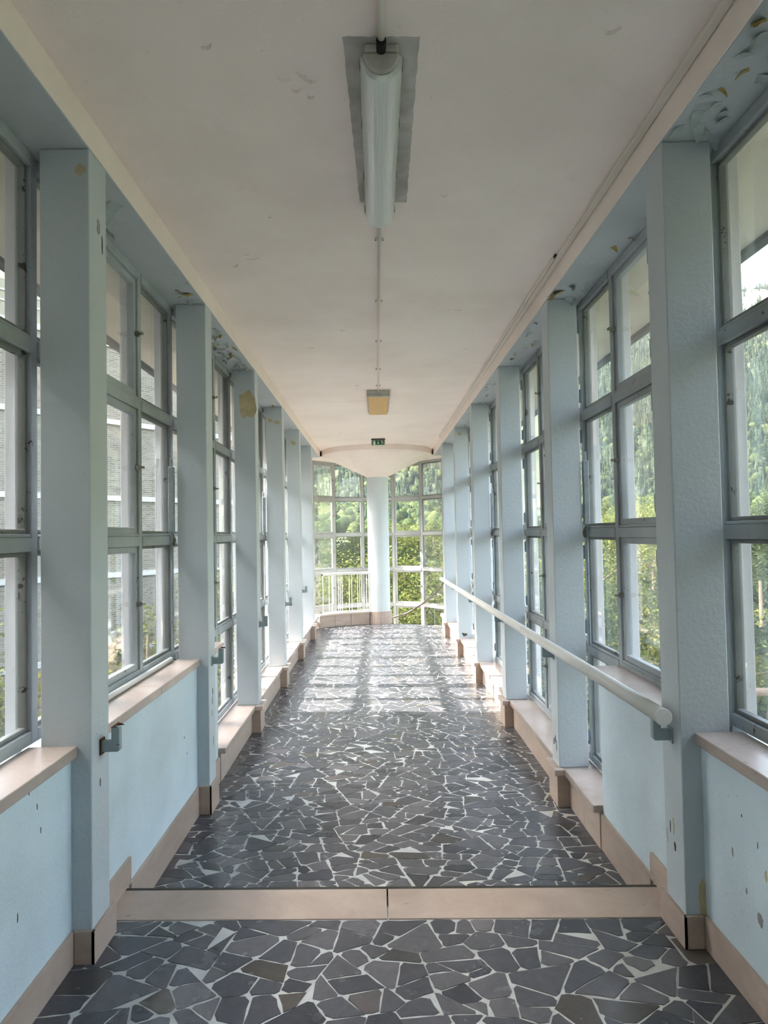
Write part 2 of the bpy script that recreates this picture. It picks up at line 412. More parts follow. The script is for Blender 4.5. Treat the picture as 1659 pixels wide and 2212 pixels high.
# step edge: two stone slabs and a dark strip along the drop
def sy(x, y0): return y0-.0333*(x)
st = thing('trim_1', 'beige stone step edge across the corridor with a dark strip', 'step', (0, 2.95, ZU), None, 'structure')
for xa, xb in ((-1.17, .015), (.021, 1.225)):
    obj('step_slab', MB().prism([(xa, sy(xa, 2.853)), (xb, sy(xb, 2.853)), (xb, sy(xb, 3.088)), (xa, sy(xa, 3.088))], ZU-.03, ZU+.003), 'skirting_stone', st, .002)
obj('edge_strip', MB().prism([(-1.17, sy(-1.17, 3.090)), (1.225, sy(1.225, 3.090)), (1.225, sy(1.225, 3.112)), (-1.17, sy(-1.17, 3.112))], ZU-.05, ZU+.001), 'dark_strip', st)
obj('riser', MB().prism([(-1.17, sy(-1.17, 2.96)), (1.225, sy(1.225, 2.96)), (1.225, sy(1.225, 3.100)), (-1.17, sy(-1.17, 3.100))], 0, ZU-.032), 'skirting_stone', st)

# ---------------------------------------------------------------- ceiling, beams, roof
ce = obj('ceiling', MB().box(XI[-1], XI[1], YB, 11.700, ZC, ZC+.2), 'ceiling_paint')
tag(ce, 'long cream plaster ceiling with faint cracks', 'ceiling', None, 'structure')
obj('end_slab', MB().box(XI[-1], XI[1], 11.708, 13.45, ZC+.001, ZC+.2), 'ceiling_paint', ce)
BEAMS = {}
for s in (-1, 1):
    a, b_ = sorted((X(s, 0), X(s, .33)))
    BEAMS[s] = obj('edge_beam', MB().box(a, b_, YB, 13.36, ZS, ZC+.2), 'soffit_paint', ce, .004)
    a, b_ = sorted((X(s, -.003), X(s, .0005)))
    obj('beam_face', MB().box(a, b_, YB, 13.362, ZS+.002, ZC), 'ceiling_paint', ce)
# overhanging roof outside
rf = thing('roof', 'flat cream roof overhang outside the windows with a grey metal edge', 'roof', (0, 6, ZS), None, 'structure')
for s in (-1, 1):
    a, b_ = sorted((X(s, .33), X(s, .97))); obj('overhang', MB().box(a, b_, YB, 13.9, 3.345, 3.50), 'overhang_paint', rf)
    a, b_ = sorted((X(s, .965), X(s, 1.03))); obj('fascia', MB().box(a, b_, YB, 13.9, 3.315, 3.62), 'fascia_dark', rf)
obj('roof_deck', MB().box(X(-1, 1.0), X(1, 1.0), YB, 13.9, 3.62, 3.70), 'fascia_metal', rf)
# patch of old paint around the lamp, access plate
t = NT('old_paint'); c = t.co()
t.done(t.bsdf(t.mix(t.ramp(t.noise(22, 6, .7, c), [(.63, G1(0)), (.66, G1(1))]), t.ramp(t.noise(8, 5, .6, c), [(.35, rgb(172, 168, 162)), (.7, rgb(206, 202, 196))]), rgb(196, 180, 158)), .9, .1))
pts = []
for x0, y0, x1, y1, n in ((-.084, 2.205, .172, 2.21, 14), (.172, 2.21, .178, 3.34, 40), (.178, 3.34, -.055, 3.335, 14), (-.055, 3.335, -.084, 2.205, 40)):
    for k in range(n): pts.append((x0+(x1-x0)*k/n+random.uniform(-.002, .002), y0+(y1-y0)*k/n+random.uniform(-.003, .003)))
obj('old_paint_patch', MB().prism(pts, ZC-.0012, ZC+.01), 'old_paint', ce)
ring = MB(); ring.box(-.597, -.108, 8.41, 8.88, ZC-.003, ZC+.01)
obj('access_plate', ring, 'ceiling_paint', ce, .001)
# small cracks: thin lifted slivers of paint
def sliver(px, py, L, parent, z=ZC):
    p = at(px, py, 'z', z); a = random.uniform(-.5, .5); n = 5; m = MB(); vs = []
    for k in range(n+1):
        u = k/n-.5; off = math.sin(k/n*math.pi)*L*.18; wd = .004+.006*math.sin(k/n*math.pi)
        cx_, cy2 = p.x+u*L*math.cos(a), p.y+u*L*math.sin(a)+off
        vs += [(cx_, cy2, z-.0005), (cx_+.002, cy2+wd, z-.0005-random.uniform(.004, .010))]
    m.add(vs, [(2*k, 2*k+1, 2*k+3, 2*k+2) for k in range(n)]); m.f += []
    obj('paint_sliver', m, 'flake_paint' if z < ZC-.05 else 'ceiling_paint', parent)
for px, py, L in ((612, 168, .05), (650, 158, .04), (668, 170, .05), (640, 190, .04), (672, 205, .03), (520, 545, .10), (545, 556, .08), (505, 572, .06), (990, 668, .06), (670, 750, .07), (742, 712, .05), (1005, 752, .04), (735, 935, .05), (700, 962, .12), (905, 962, .12), (772, 832, .04), (1325, 60, .05), (445, 95, .04), (330, 480, .05), (580, 468, .03), (960, 420, .04)):
    sliver(px, py, L, ce)

# ---------------------------------------------------------------- side walls, skirting, plinths, sills
WALL_U = .078
def notch_wall(s, y0, y1, z0, z1):
    m = MB(); cuts = [p for p in PY if y0 < p < y1]; a = y0
    for p in cuts+[None]:
        b_ = p if p is not None else y1
        xa, xb = sorted((X(s, WALL_U), X(s, .235))); m.box(xa, xb, a, b_, z0, z1)
        if p is not None: a = p+PD
    xa, xb = sorted((X(s, .235), X(s, .33))); m.box(xa, xb, y0, y1, z0, z1)
    return m
WEND = {-1: 4.97, 1: 3.80}
WALLS = {}
for s in (-1, 1):
    wl = obj('wall_'+SIDE[s], notch_wall(s, YB, WEND[s], -.35, .940), 'wall_paint')
    tag(wl, 'pale blue plastered parapet wall under the '+('window opposite the handrail' if s < 0 else 'window on the handrail side'), 'wall', None, 'structure'); WALLS[s] = wl
    xa, xb = sorted((X(s, .236), X(s, .33))); obj('solid_bay', MB().box(xa, xb, YB, JY[s]-3.59-.03, .9405, ZS-.001), 'wall_paint', wl)
    # masonry below the low plinths
    xa, xb = sorted((X(s, .075), X(s, .33))); obj('plinth_core', MB().box(xa, xb, WEND[s], 12.9, -.9, .198), 'concrete', wl)
    xa, xb = sorted((X(s, .01), X(s, .40))); obj('lower_wall', MB().box(xa, xb, YB, 13.0, -1.2, -.36), 'concrete', wl)
    # high sills
    runs = [(YB, PY[0]), (PY[0]+PD, 3.62), (3.623, PY[1])]+[(PY[1]+PD, 5.10)] if s < 0 else [(YB, PY[0]), (PY[0]+PD, 3.93)]
    for y0, y1 in runs:
        xa, xb = sorted((X(s, .053), X(s, .239))); pts = [(xa, y0), (xb, y0), (xb, y1), (xa, y1)]
        if y1 in (5.10, 3.93):                      # rounded free corner
            xin, xo = X(s, .053), X(s, .239); r = .03
            pts = [(xo, y0), (xin, y0), (xin, y1-r)]+[(xin+s*r*(1-math.cos(a)), y1-r+r*math.sin(a)) for a in np.linspace(.2, 1.57, 5)]+[(xo, y1)]
        obj('sill_slab', MB().prism(pts, .942, SILL), 'sill_stone', wl, .004)
    # skirting
    bb = thing('baseboard_'+SIDE[s], 'beige stone skirting and low stone plinth on the '+('side opposite the handrail' if s < 0 else 'handrail side'), 'baseboard', (X(s, .07), 6, 0), None, 'structure')
    def slab(y0, y1, u0, u1, z0, z1, mat='skirting_stone', nm='skirting_slab', bv=.0015):
        xa, xb = sorted((X(s, u0), X(s, u1))); return obj(nm, MB().box(xa, xb, y0, y1, z0, z1), mat, bb, bv)
    step_y = sy(X(s, .07), 3.10)
    for y0, y1 in ((YB, .6), (.602, PY[0]-.014)): slab(y0, y1, WALL_U-.014, WALL_U, ZU+.001, ZU+.122)
    slab(PY[0]-.015, PY[0]-.0005, -.014, WALL_U-.015, ZU+.001, ZU+.122)     # around the first pillar
    slab(PY[0]-.015, PY[0]+PD+.03, -.0145, -.0005, ZU+.001, ZU+.122)
    slab(PY[0]+PD+.031, step_y+.06, WALL_U-.014, WALL_U, ZU+.004, ZU+.122)
    if s < 0:
        slab(step_y+.061, PY[1]-.014, WALL_U-.014, WALL_U, .001, .180)
        slab(PY[1]-.015, PY[1]-.0005, -.014, WALL_U-.015, .001, .180); slab(PY[1]-.015, PY[1]+PD+.02, -.0145, -.0005, .001, .180)
        slab(PY[1]+PD+.021, WEND[s], WALL_U-.014, WALL_U, .001, .180)
    else:
        slab(step_y+.061, WEND[s]-.001, WALL_U-.014, WALL_U, .001, .198)
    # low plinth with cap between the pillars, stone block and cap under each pillar
    first = 2 if s < 0 else 1
    ys = [WEND[s]+.002]+[None]*0
    for i in range(first, 6):
        y0 = WEND[s]+.002 if i == first else PY[i-1]+PD+.024; y1 = PY[i]-.024
        mid = (y0+y1)/2
        for a, b_ in ((y0, mid-.001), (mid+.001, y1)): slab(a, b_, .058, .074, .001, .199, 'beige_stone', 'plinth_slab')
        slab(y0, y1, .024, .239, .2005, CAPZ, 'sill_stone', 'cap_slab', .005)
        slab(PY[i]-.022, PY[i]+PD+.022, -.021, .073, .001, .199, 'skirting_stone', 'pillar_block')
        slab(PY[i]-.040, PY[i]+PD+.040, -.040, .0235, .2005, CAPZ-.0005, 'beige_stone', 'cap_slab', .004)
        slab(PY[i]-.0235, PY[i]+PD+.0235, .024, .239, .2005, CAPZ-.0005, 'sill_stone', 'cap_slab', .001)
    y0 = PY[5]+PD+.024
    slab(y0, 12.88, .058, .074, .001, .199, 'beige_stone', 'plinth_slab'); slab(y0, 12.88, .024, .239, .2005, CAPZ, 'sill_stone', 'cap_slab', .005)
wb = obj('wall_back', MB().box(-1.5, 1.55, YB-.25, YB, -.35, 3.6), 'wall_paint'); tag(wb, 'pale blue wall closing the corridor behind the viewpoint', 'wall', None, 'structure')

# ---------------------------------------------------------------- pillars
ORD = ['first', 'second', 'third', 'fourth', 'fifth', 'last']
def blot(cx, cz, w_, h_, n=18, rough=.35, sd=0):
    r = random.Random(sd); n = max(n, 40); hm = [(q, r.uniform(-1, 1)*rough*1.3/(q**1.15), r.uniform(0, 6.28)) for q in (1, 2, 3, 4, 6, 9)]
    k = [max(.25, 1+sum(a*math.cos(q*2*math.pi*i/n+p) for q, a, p in hm)) for i in range(n)]
    return [(cx+w_*.5*k[i]*math.cos(2*math.pi*i/n), cz+h_*.5*k[i]*math.sin(2*math.pi*i/n)) for i in range(n)]
def patch_y(poly, y, mat, parent, name='paint_chip'):      # bare spot on a face looking at the camera
    return obj(name, MB().prism_y(poly, y-.0012, y+.001), mat, parent)
def patch_x(poly, s, u, mat, parent, name='paint_chip'):   # poly in (y,z) on a side face
    x0 = X(s, u); n = len(poly); m = MB()
    m.add([(x0-s*.0012, a, b) for a, b in poly]+[(x0+s*.001, a, b) for a, b in poly], [tuple(range(n)), tuple(range(2*n-1, n-1, -1))]+[(i, (i+1) % n, n+(i+1) % n, n+i) for i in range(n)])
    return obj(name, m, mat, parent)
PIL = {}
for s in (-1, 1):
    for i, y in enumerate(PY):
        z0 = ZU if i == 0 else (.0 if (s < 0 and i == 1) else CAPZ)
        what = 'pale blue square plaster pillar, '+ORD[i]+' from the step on the '+('side opposite the handrail' if s < 0 else 'handrail side')
        pl = thing('pillar', what, 'pillar', (X(s, PW/2), y+PD/2, z0), 'square pillars along the corridor', 'thing')
        xa, xb = sorted((X(s, 0), X(s, PW)))
        obj('shaft', MB().box(xa, xb, y, y+PD, z0+.0005, ZS-.0005), 'pillar_paint', pl, .005, seg=3); PIL[s, i] = pl
xf = lambda s, f: X(s, PW*f)
def pc(s, i, f, z, w_, h_, mat, sd, rough=.4): patch_y(blot(xf(s, f), z, w_, h_, 18, rough, sd), PY[i], mat, PIL[s, i])
pc(-1, 2, .45, 2.98, .15, .26, 'plaster_bare', 3); pc(-1, 0, .18, 3.20, .035, .05, 'plaster_bare', 5)
pc(-1, 3, .75, 3.12, .05, .05, 'plaster_bare', 6); pc(-1, 3, .3, 3.10, .06, .05, 'plaster_bare', 7); pc(-1, 4, .4, 3.10, .06, .06, 'plaster_bare', 8)
pc(1, 4, .4, 3.19, .05, .05, 'plaster_bare', 9); pc(1, 0, .35, .36, .05, .10, 'plaster_bare', 11, .7); pc(1, 4, .45, .30, .07, .05, 'chip_dark', 12, .6)
for k, (yy, z, a, b_) in enumerate(((2.70, .60, .012, .06), (2.73, .58, .008, .04), (2.76, .54, .007, .05), (2.69, .53, .012, .035))):
    patch_x(blot(yy, z, a, b_, 10, .6, 40+k), 1, 0, 'plaster_bare' if k % 2 == 0 else 'chip_dark', PIL[1, 0])
for k, (yy, z, a, b_) in enumerate(((4.49, .40, .02, .05), (4.52, .38, .02, .04), (4.46, .37, .012, .05))):
    patch_x(blot(yy, z, a, b_, 10, .6, 50+k), 1, 0, 'chip_dark', PIL[1, 1])
for k, (yy, z, a, b_) in enumerate(((4.50, .76, .014, .04), (4.49, .70, .009, .05), (4.51, .45, .006, .05), (4.48, .62, .006, .03))):
    patch_x(blot(yy, z, a, b_, 10, .6, 60+k), -1, 0, 'chip_dark', PIL[-1, 1])
patch_x(blot(2.70, 3.02, .035, .05, 12, .4, 71), -1, 0, 'chip_grey', PIL[-1, 0]); patch_x(blot(2.735, 2.97, .01, .06, 8, .5, 72), -1, 0, 'chip_dark', PIL[-1, 0])
patch_x(blot(2.69, .82, .008, .03, 8, .6, 73), -1, 0, 'chip_dark', PIL[-1, 0])
# chips on the parapet walls
for k, (px, py, a, b_, m_) in enumerate(((1583, 1840, .008, .035, 'chip_grey'), (1613, 1925, .009, .02, 'chip_grey'), (1645, 1990, .03, .04, 'chip_grey'), (1602, 1762, .004, .012, 'chip_dark'), (1637, 1828, .004, .016, 'chip_dark'), (1655, 1890, .012, .03, 'plaster_bare'))):
    q = at(px, py, 'x', X(1, WALL_U)); patch_x(blot(q.y, q.z, a, b_, 12, .5, 80+k), 1, WALL_U, m_, WALLS[1])
for k, (px, py, a, b_, m_) in enumerate(((38, 1983, .006, .022, 'chip_dark'), (88, 1792, .004, .02, 'chip_dark'), (80, 1740, .004, .02, 'chip_dark'), (398, 1593, .01, .012, 'chip_dark'), (404, 1628, .006, .012, 'chip_dark'), (62, 1712, .005, .02, 'chip_dark'))):
    q = at(px, py, 'x', X(-1, WALL_U)); patch_x(blot(q.y, q.z, a, b_, 10, .5, 95+k), -1, WALL_U, m_, WALLS[-1])

# ---------------------------------------------------------------- peeling paint under the beams
def flake(s, y, u, size, sd):
    r = random.Random(sd); n = 4; ang = r.uniform(0, 6.28); curl = r.uniform(.5, 1.5); wd = size*r.uniform(.4, .8); vs = []
    for k in range(n+1):
        t_ = k/n; h = size*t_; dz = -size*(1-math.cos(curl*t_))/curl*1.0; dd = size*math.sin(curl*t_)/curl; wk = wd*(1-.75*t_**2)*r.uniform(.85, 1.1)
        for e in (-.5, .5):
            lx, ly = dd, wk*e; vs.append((X(s, u)+lx*math.cos(ang)-ly*math.sin(ang), y+lx*math.sin(ang)+ly*math.cos(ang), ZS-.0008+dz))
    m = MB().add(vs, [(2*k, 2*k+1, 2*k+3, 2*k+2) for k in range(n)])
    o = obj('paint_flake', m, 'flake_back' if r.random() < .22 else 'flake_paint', BEAMS[s])
    md = o.modifiers.new('thick', 'SOLIDIFY'); md.thickness = .0012; md.offset = 1
k = 0
for s, lst in {-1: ((3.05, .05, .085), (3.1, .12, .03), (3.2, .20, .03), (3.3, .22, .03), (3.35, .21, .03), (3.45, .22, .02), (4.25, .05, .07), (4.3, .10, .04), (4.15, .12, .025), (4.35, .03, .03), (4.05, .02, .02), (3.9, .04, .02)),
               1: ((2.05, .08, .05), (2.1, .14, .05), (2.2, .12, .035), (2.3, .07, .03), (2.38, .12, .045), (2.45, .16, .04), (2.5, .09, .05), (2.52, .05, .05), (2.55, .14, .04), (1.95, .15, .07), (4.2, .10, .06), (4.3, .06, .08), (4.35, .03, .05), (3.6, .15, .035), (3.5, .2, .03), (2.0, .04, .05), (2.15, .05, .05), (2.25, .17, .05), (2.35, .03, .04), (2.42, .06, .05), (2.48, .19, .04), (2.56, .10, .06), (2.57, .18, .05), (1.9, .07, .06), (4.1, .16, .05), (4.25, .18, .04), (4.37, .12, .06))}.items():
    for y, u, z in lst: k += 1; flake(s, y, u, z*1.4, 300+k)
for j in range(90):
    s = -1 if j < 60 else 1; y = random.uniform(4.9, 6.18) if j < 60 else random.uniform(4.9, 9.5); k += 1; flake(s, y, random.uniform(.03, .21), random.uniform(.025, .07), 300+k)
for y in (7.9, 7.95, 9.6, 9.7, 11.4, 11.5, 11.45): k += 1; flake(-1, y, random.uniform(.03, .15), .05, 300+k); flake(1, y, random.uniform(.03, .15), .04, 700+k)

# ---------------------------------------------------------------- windows
NW = [0]
def window(T, base, a_posts, zrows, fmat, label, low_fin=None, open_cols=(1,), end_post=False, fin=True, opener=None, pw=.05):
    """T(a, o, z) -> world; a runs along the wall, o outward; posts at a_posts, rows between zrows"""
    NW[0] += 1; w_ = thing('window_%d' % NW[0], label, 'window', base, None, 'structure')
    z0, z1 = zrows[0], zrows[-1]; h = pw/2
    def bar(nm, a0, a1, o0, o1, za, zb, mat=fmat, bv=.003, parent=w_):
        return obj(nm, MB(T).box(a0, a1, o0, o1, za, zb), mat, parent, bv, seg=1)
    n = len(a_posts)-1
    for k, a in enumerate(a_posts):
        if k == n and not end_post: continue
        bar('post' if k in (0, n) else 'mullion', a-h, a+h, 0, .06, z0, z1)
        if fin: bar('fin', a-.022, a+.022, .0605, .105, z0-(.3 if low_fin is None else low_fin), z1+.05, 'fin_paint')
    for k in range(n):
        a0, a1 = a_posts[k]+h, a_posts[k+1]-h
        bar('bottom_rail', a0, a1, .0, .06, z0, z0+.05); bar('head_rail', a0, a1, -.006, .06, z1-.05, z1)
        for z in zrows[1:-1]:
            bar('transom', a0, a1, -.004, .06, z-.034, z+.022); bar('ledge', a0, a1, .002, .03, z+.0222, z+.036)
        for r in range(len(zrows)-1):
            zb = zrows[r]+(.051 if r == 0 else .037); zt = zrows[r+1]-(.051 if r == len(zrows)-2 else .035); op = k in open_cols
            sw = .034 if op else .016
            sh = obj('sash' if op else 'glazing_bead', ring_box(MB(T), a0+.001, a1-.001, .012 if op else .016, .045, zb, zt, sw), fmat if op else 'bead_paint', w_, .002, seg=1)
            obj('pane', MB(T).box(a0+sw, a1-sw, .029, .032, zb+sw-.003, zt-sw+.003), 'window_glass', sh)
            if op:
                zm = (zb+zt)/2+.02
                la = MB(T); la.box(a1-.020, a1-.002, -.012, .0115, zm-.014, zm+.014); la.box(a1-.014, a1-.006, -.030, -.012, zm-.006, zm+.006); la.box(a1-.045, a1-.008, -.036, -.030, zm-.007, zm+.007)
                obj('latch', la, 'latch_metal', sh, .002, seg=1)
                for zh in (zb+.10, zt-.10):
                    obj('hinge', MB(T).tube([(a0+.002, -.004, zh-.045), (a0+.002, -.004, zh+.045)], .008, 8), fmat, sh)
    if opener is not None:
        a = opener
        bar('opener_box', a-.10, a-.066, -.038, -.002, 1.80, 2.22, 'opener_grey', .004); bar('opener_arm', a-.062, a-.047, -.02, -.002, 1.76, 2.28, 'opener_grey', .003)
        obj('opener_rod', MB(T).tube([(a-.083, -.02, 1.80), (a-.083, -.02, 1.02)], .008, 8), 'opener_grey', w_)
        obj('opener_crank', MB(T).tube([(a-.083, -.021, 1.79), (a-.07, -.035, 1.75), (a-.085, -.03, 1.72)], .010, 8), 'latch_metal', w_)
    return w_
HI = [SILL, 1.755, 2.53, ZS]; LO = [CAPZ]+HI
BAYN = ['by the near landing', 'beside the stone step', 'beyond the second pillar', 'beyond the third pillar', 'beyond the fourth pillar', 'beyond the fifth pillar', 'beyond the last pillar next to the stair tower']
for s in (-1, 1):
    for b_ in range(-1, 7):
        y0 = JY[s]+1.795*(b_-1); y1 = y0+1.795
        posts = [y0+.5983*k for k in range(4)]
        if b_ == -1: y0 = max(y0, YB); 
        if b_ == 6: posts = [y0, y0+.58, 12.83]
        low = b_ >= (2 if s < 0 else 1)
        T = (lambda s: lambda a, o, z: (X(s, .241+o), a, z))(s)
        nm = ('grey-painted three-light steel window ' if b_ < 6 else 'narrow grey-painted two-light window ')+(BAYN[b_] if b_ >= 0 else 'close to the back wall')+(' opposite the handrail' if s < 0 else ' on the handrail side')
        window(T, (X(s, .27), (y0+y1)/2, LO[0] if low else HI[0]), posts, LO if low else HI, 'frame_paint', nm, end_post=(b_ == 6), opener={(-1, 1): posts[-1], (1, 1): posts[-1]-.02, (1, 3): posts[-1]-.02, (-1, 3): posts[-1]}.get((s, b_)), open_cols=(1,) if s < 0 else (1, 0))
# stair tower: nine flat facets around the column
ANG = [math.radians(13.3+26.5*k) for k in range(-5, 5)]
TZ = [-2.9, -2.115, -1.34, -.565, .21, .985, 1.755, 2.53, 3.318]
for k in range(9):
    p0 = Vector((TX+TR*math.sin(ANG[k]), TY+TR*math.cos(ANG[k]), 0)); p1 = Vector((TX+TR*math.sin(ANG[k+1]), TY+TR*math.cos(ANG[k+1]), 0))
    d = (p1-p0); L = d.length; d = d/L; nrm = Vector((d.y, -d.x, 0)); mid = (p0+p1)/2
    if nrm.dot(mid-Vector((TX, TY, 0))) < 0: nrm = -nrm
    T = (lambda p0, d, nrm: lambda a, o, z: tuple(p0+d*a+nrm*(o-.03)+Vector((0, 0, z))))(p0, d, nrm)
    nm = ['first', 'second', 'third', 'fourth', 'middle', 'fourth', 'third', 'second', 'first'][k]
    window(T, (mid.x, mid.y, -2.9), [0, L], TZ, 'tower_frame_paint', nm+' white facet of the round stair tower glazing counted from the '+('railing side' if k <= 4 else 'curved handrail side'), open_cols=(0,) if k in (5, 2) else (), end_post=(k == 8), fin=False, pw=.06)

# ---------------------------------------------------------------- tower shell: ceiling dish, column, kerb, stairs
td = thing('ceiling', 'white mushroom-shaped plaster ceiling flaring out of the round column', 'ceiling', (TX, TY, 2.9), None, 'structure')
prof = [(.213, 2.885), (.23, 2.905), (.30, 2.94), (.45, 3.015), (.65, 3.11), (.85, 3.205), (1.0, 3.27), (1.095, 3.315), (1.10, 3.325), (1.10, 3.46)]
obj('dish', MB().lathe(prof, TX, TY, 96), 'ceiling_paint', td, smooth=True).data
for p in td.children[0].data.polygons:
    if p.center.z > 3.33: p.use_smooth = False
m = MB(); ring_o = [(TX+1.75*math.sin(a), TY+1.75*math.cos(a)) for a in np.linspace(-2.2, 2.2, 49)]; ring_i = [(TX+1.09*math.sin(a), TY+1.09*math.cos(a)) for a in np.linspace(-2.2, 2.2, 49)]
vs = [(x, y, 3.32) for x, y in ring_o]+[(x, y, 3.32) for x, y in ring_i]+[(x, y, 3.5) for x, y in ring_o]+[(x, y, 3.5) for x, y in ring_i]; fs = []
for i in range(48): fs += [(i, i+1, 50+i, 49+i), (98+i, 147+i, 148+i, 99+i), (i, 98+i, 99+i, i+1), (49+i, 50+i, 148+i, 147+i)]
m.add([v for v in vs], fs)
m2 = MB(); keep = [f for f in m.f if all(m.v[i][1] > 13.30 for i in f)]; m2.v = m.v; m2.f = keep
obj('ring_ceiling', m2, 'ceiling_paint', td)
obj('tower_roof', MB().lathe([(0.01, 3.5), (2.15, 3.5), (2.2, 3.7), (.01, 3.75)], TX, TY, 48), 'fascia_metal', td)
col = thing('round_column', 'round white plaster column rising into the flared ceiling at the corridor end', 'column', (TX, TY, -2.9))
obj('shaft', MB().lathe([(.213, -2.9), (.213, 2.90)], TX, TY, 64), 'column_paint', col, smooth=True)
nst = 30
for k in range(nst):
    a0, a1 = 2*math.pi*(k+.03)/nst, 2*math.pi*(k+.97)/nst; pts = [(TX+r*math.sin(a), TY+r*math.cos(a)) for r, a in ((.214, a0), (.245, a0), (.245, a1), (.214, a1))]
    obj('base_strip', MB().prism(pts, .001, .245), 'beige_stone', col)
# kerb on the railing side, following the rounded floor edge
kb = thing('stone_kerb', 'low curved beige stone kerb under the short white railing', 'kerb', (-.6, 13.2, 0))
ka = [-math.asin(min(.999, .03/ARC_R)), -math.asin(1.13/ARC_R)]
def karc(r0, r1, a0, a1, z0, z1, n=8):
    return MB().prism([(r0*math.sin(a), ARC_Y+r0*math.cos(a)) for a in np.linspace(a0, a1, n)]+[(r1*math.sin(a), ARC_Y+r1*math.cos(a)) for a in np.linspace(a1, a0, n)], z0, z1)
for f0, f1 in ((.12, .42), (.425, .70), (.705, 1.)):
    a0, a1 = ka[0]+(ka[1]-ka[0])*f0, ka[0]+(ka[1]-ka[0])*f1; obj('face_slab', karc(ARC_R-.03, ARC_R+.12, a0, a1, .001, .215), 'skirting_stone', kb, .002)
obj('cap', karc(ARC_R-.05, ARC_R+.14, ka[0]+(ka[1]-ka[0])*.10, ka[1], .2155, .25, 14), 'beige_stone', kb, .004)
# railing on the kerb
rl = thing('stair_railing', 'short white metal railing with thin bars on the curved stone kerb', 'railing', (-.6, 13.25, .25))
RR = ARC_R+.05; ra = [-math.asin(.16/RR), -math.asin(1.06/RR)]; pr = lambda f, z, dr=0: ((RR+dr)*math.sin(ra[0]+(ra[1]-ra[0])*f), ARC_Y+(RR+dr)*math.cos(ra[0]+(ra[1]-ra[0])*f), z)
obj('top_rail', MB().tube([pr(f, 1.0) for f in np.linspace(0, 1, 12)], .027, 14), 'white_metal', rl, smooth=True)
e = pr(1.0, 1.0); e2 = pr(1.012, 1.0); obj('rail_end', MB().tube([e, e2], .022, 14), 'black_rubber_hollow', rl)  # black disc stands in for the dark inside of the open tube
obj('bottom_rail', MB().tube([pr(f, .275) for f in np.linspace(0, 1, 12)], .009, 8), 'white_metal', rl)
for f in (.06, .20, .24, .36, .41, .56, .60, .64, .78, .84, .985):
    obj('baluster', MB().tube([pr(f, .251), pr(f, .975)], .0075, 8), 'white_metal', rl)
m = MB(); q = pr(-.01, 0); m.box(q[0]-.02, q[0]+.02, q[1]-.015, q[1]+.015, .2505, .99); obj('end_post', m, 'white_metal', rl, .003)
# stairs winding down behind the column
sw_ = thing('stairs', 'stone stairs winding down around the round column', 'stairs', (TX, TY, -2.9))
for k in range(16):
    a0 = math.radians(78-22.0*k); a1 = a0-math.radians(21.6); z = -.17*(k+1)
    if z < -2.7: break
    pts = [(TX+r*math.sin(a), TY+r*math.cos(a)) for r, a in [(.26, a0), (1.42, a0), (1.42, (a0+a1)/2), (1.42, a1), (.26, a1)]]
    if k > 12: continue
    obj('tread', MB().prism(pts, z-.17, z), 'beige_stone', sw_)
tb = obj('wall_end', MB().lathe([(1.44, -9.5), (1.60, -9.5), (1.60, -2.9), (1.44, -2.9)], TX, TY, 40), 'concrete'); tag(tb, 'concrete drum carrying the round stair tower', 'wall', None, 'structure')
# curved handrail on the stair side
ch = thing('stair_handrail', 'thin dark curved handrail sweeping down the stair side of the tower', 'handrail', (1.2, 13.6, 0))
cp = [(1.215, 12.98, .90), (1.27, 13.25, .86), (1.31, 13.55, .78), (1.31, 13.80, .70), (1.20, 14.12, .51), (1.09, 14.30, .42), (.93, 14.49, .25), (.63, 14.70, .05), (.31, 14.82, -.06), (0, 14.85, -.16), (-.4, 14.78, -.30)]
obj('rail', MB().tube(cp, .019, 10), 'dark_rail', ch, smooth=True)
for i in (1, 4, 6, 8):
    q = Vector(cp[i]); o_ = (Vector((q.x, q.y, 0))-Vector((TX, TY, 0))).normalized()*.13; obj('support', MB().tube([q, q+o_+Vector((0, 0, -.04))], .01, 8), 'white_metal', ch)
obj('post', MB().tube([(.93, 14.49, .24), (.93, 14.49, -.75)], .017, 8), 'white_metal', ch)

# ---------------------------------------------------------------- handrail and brackets
RX = 1.073
rz = lambda y: 1.053-.0072*(y-2.6)
hr = thing('handrail', 'long round white wooden handrail fixed along the pillars', 'handrail', (RX, 7, 1.0))
obj('rail', MB().tube([(RX, 2.592+(11.52-2.592)*k/8, rz(2.592+(11.52-2.592)*k/8)) for k in range(9)], .031, 20), 'white_metal', hr, smooth=True)
obj('end_cap', MB().tube([(RX, 2.584, rz(2.59)), (RX, 2.592, rz(2.59))], .033, 20), 'white_metal', hr, .002)
obj('sleeve', MB().tube([(RX, 5.02, rz(5.02)), (RX, 5.08, rz(5.05))], .0325, 20), 'white_metal', hr)
def bracket_poly(s, zt):
    sg = -s; x0 = X(s, 0)
    P = [(0, 0), (0, -.042), (.068, -.042), (.075, -.034), (.075, zt), (.043, zt), (.043, .0)]
    return [(x0+sg*a*1.0, .955+.022+b) for a, b in P]
for i, y in enumerate(PY):
    yc = y+PD*.5; dz = rz(yc)-.032-.977
    P = bracket_poly(1, dz); o = obj('bracket', MB().prism_y(P, yc-.014, yc+.014), 'bracket_paint', hr, .002, seg=1); obj('wall_plate', MB().box(X(1, -.005), X(1, 0), yc-.022, yc+.022, .925, .985), 'bracket_paint', o)
BL = ['first from the stone step, with rusty torn top', 'second from the stone step with a bent dark top', 'third from the stone step', 'fourth from the stone step', 'fifth from the stone step', 'last before the stair tower']
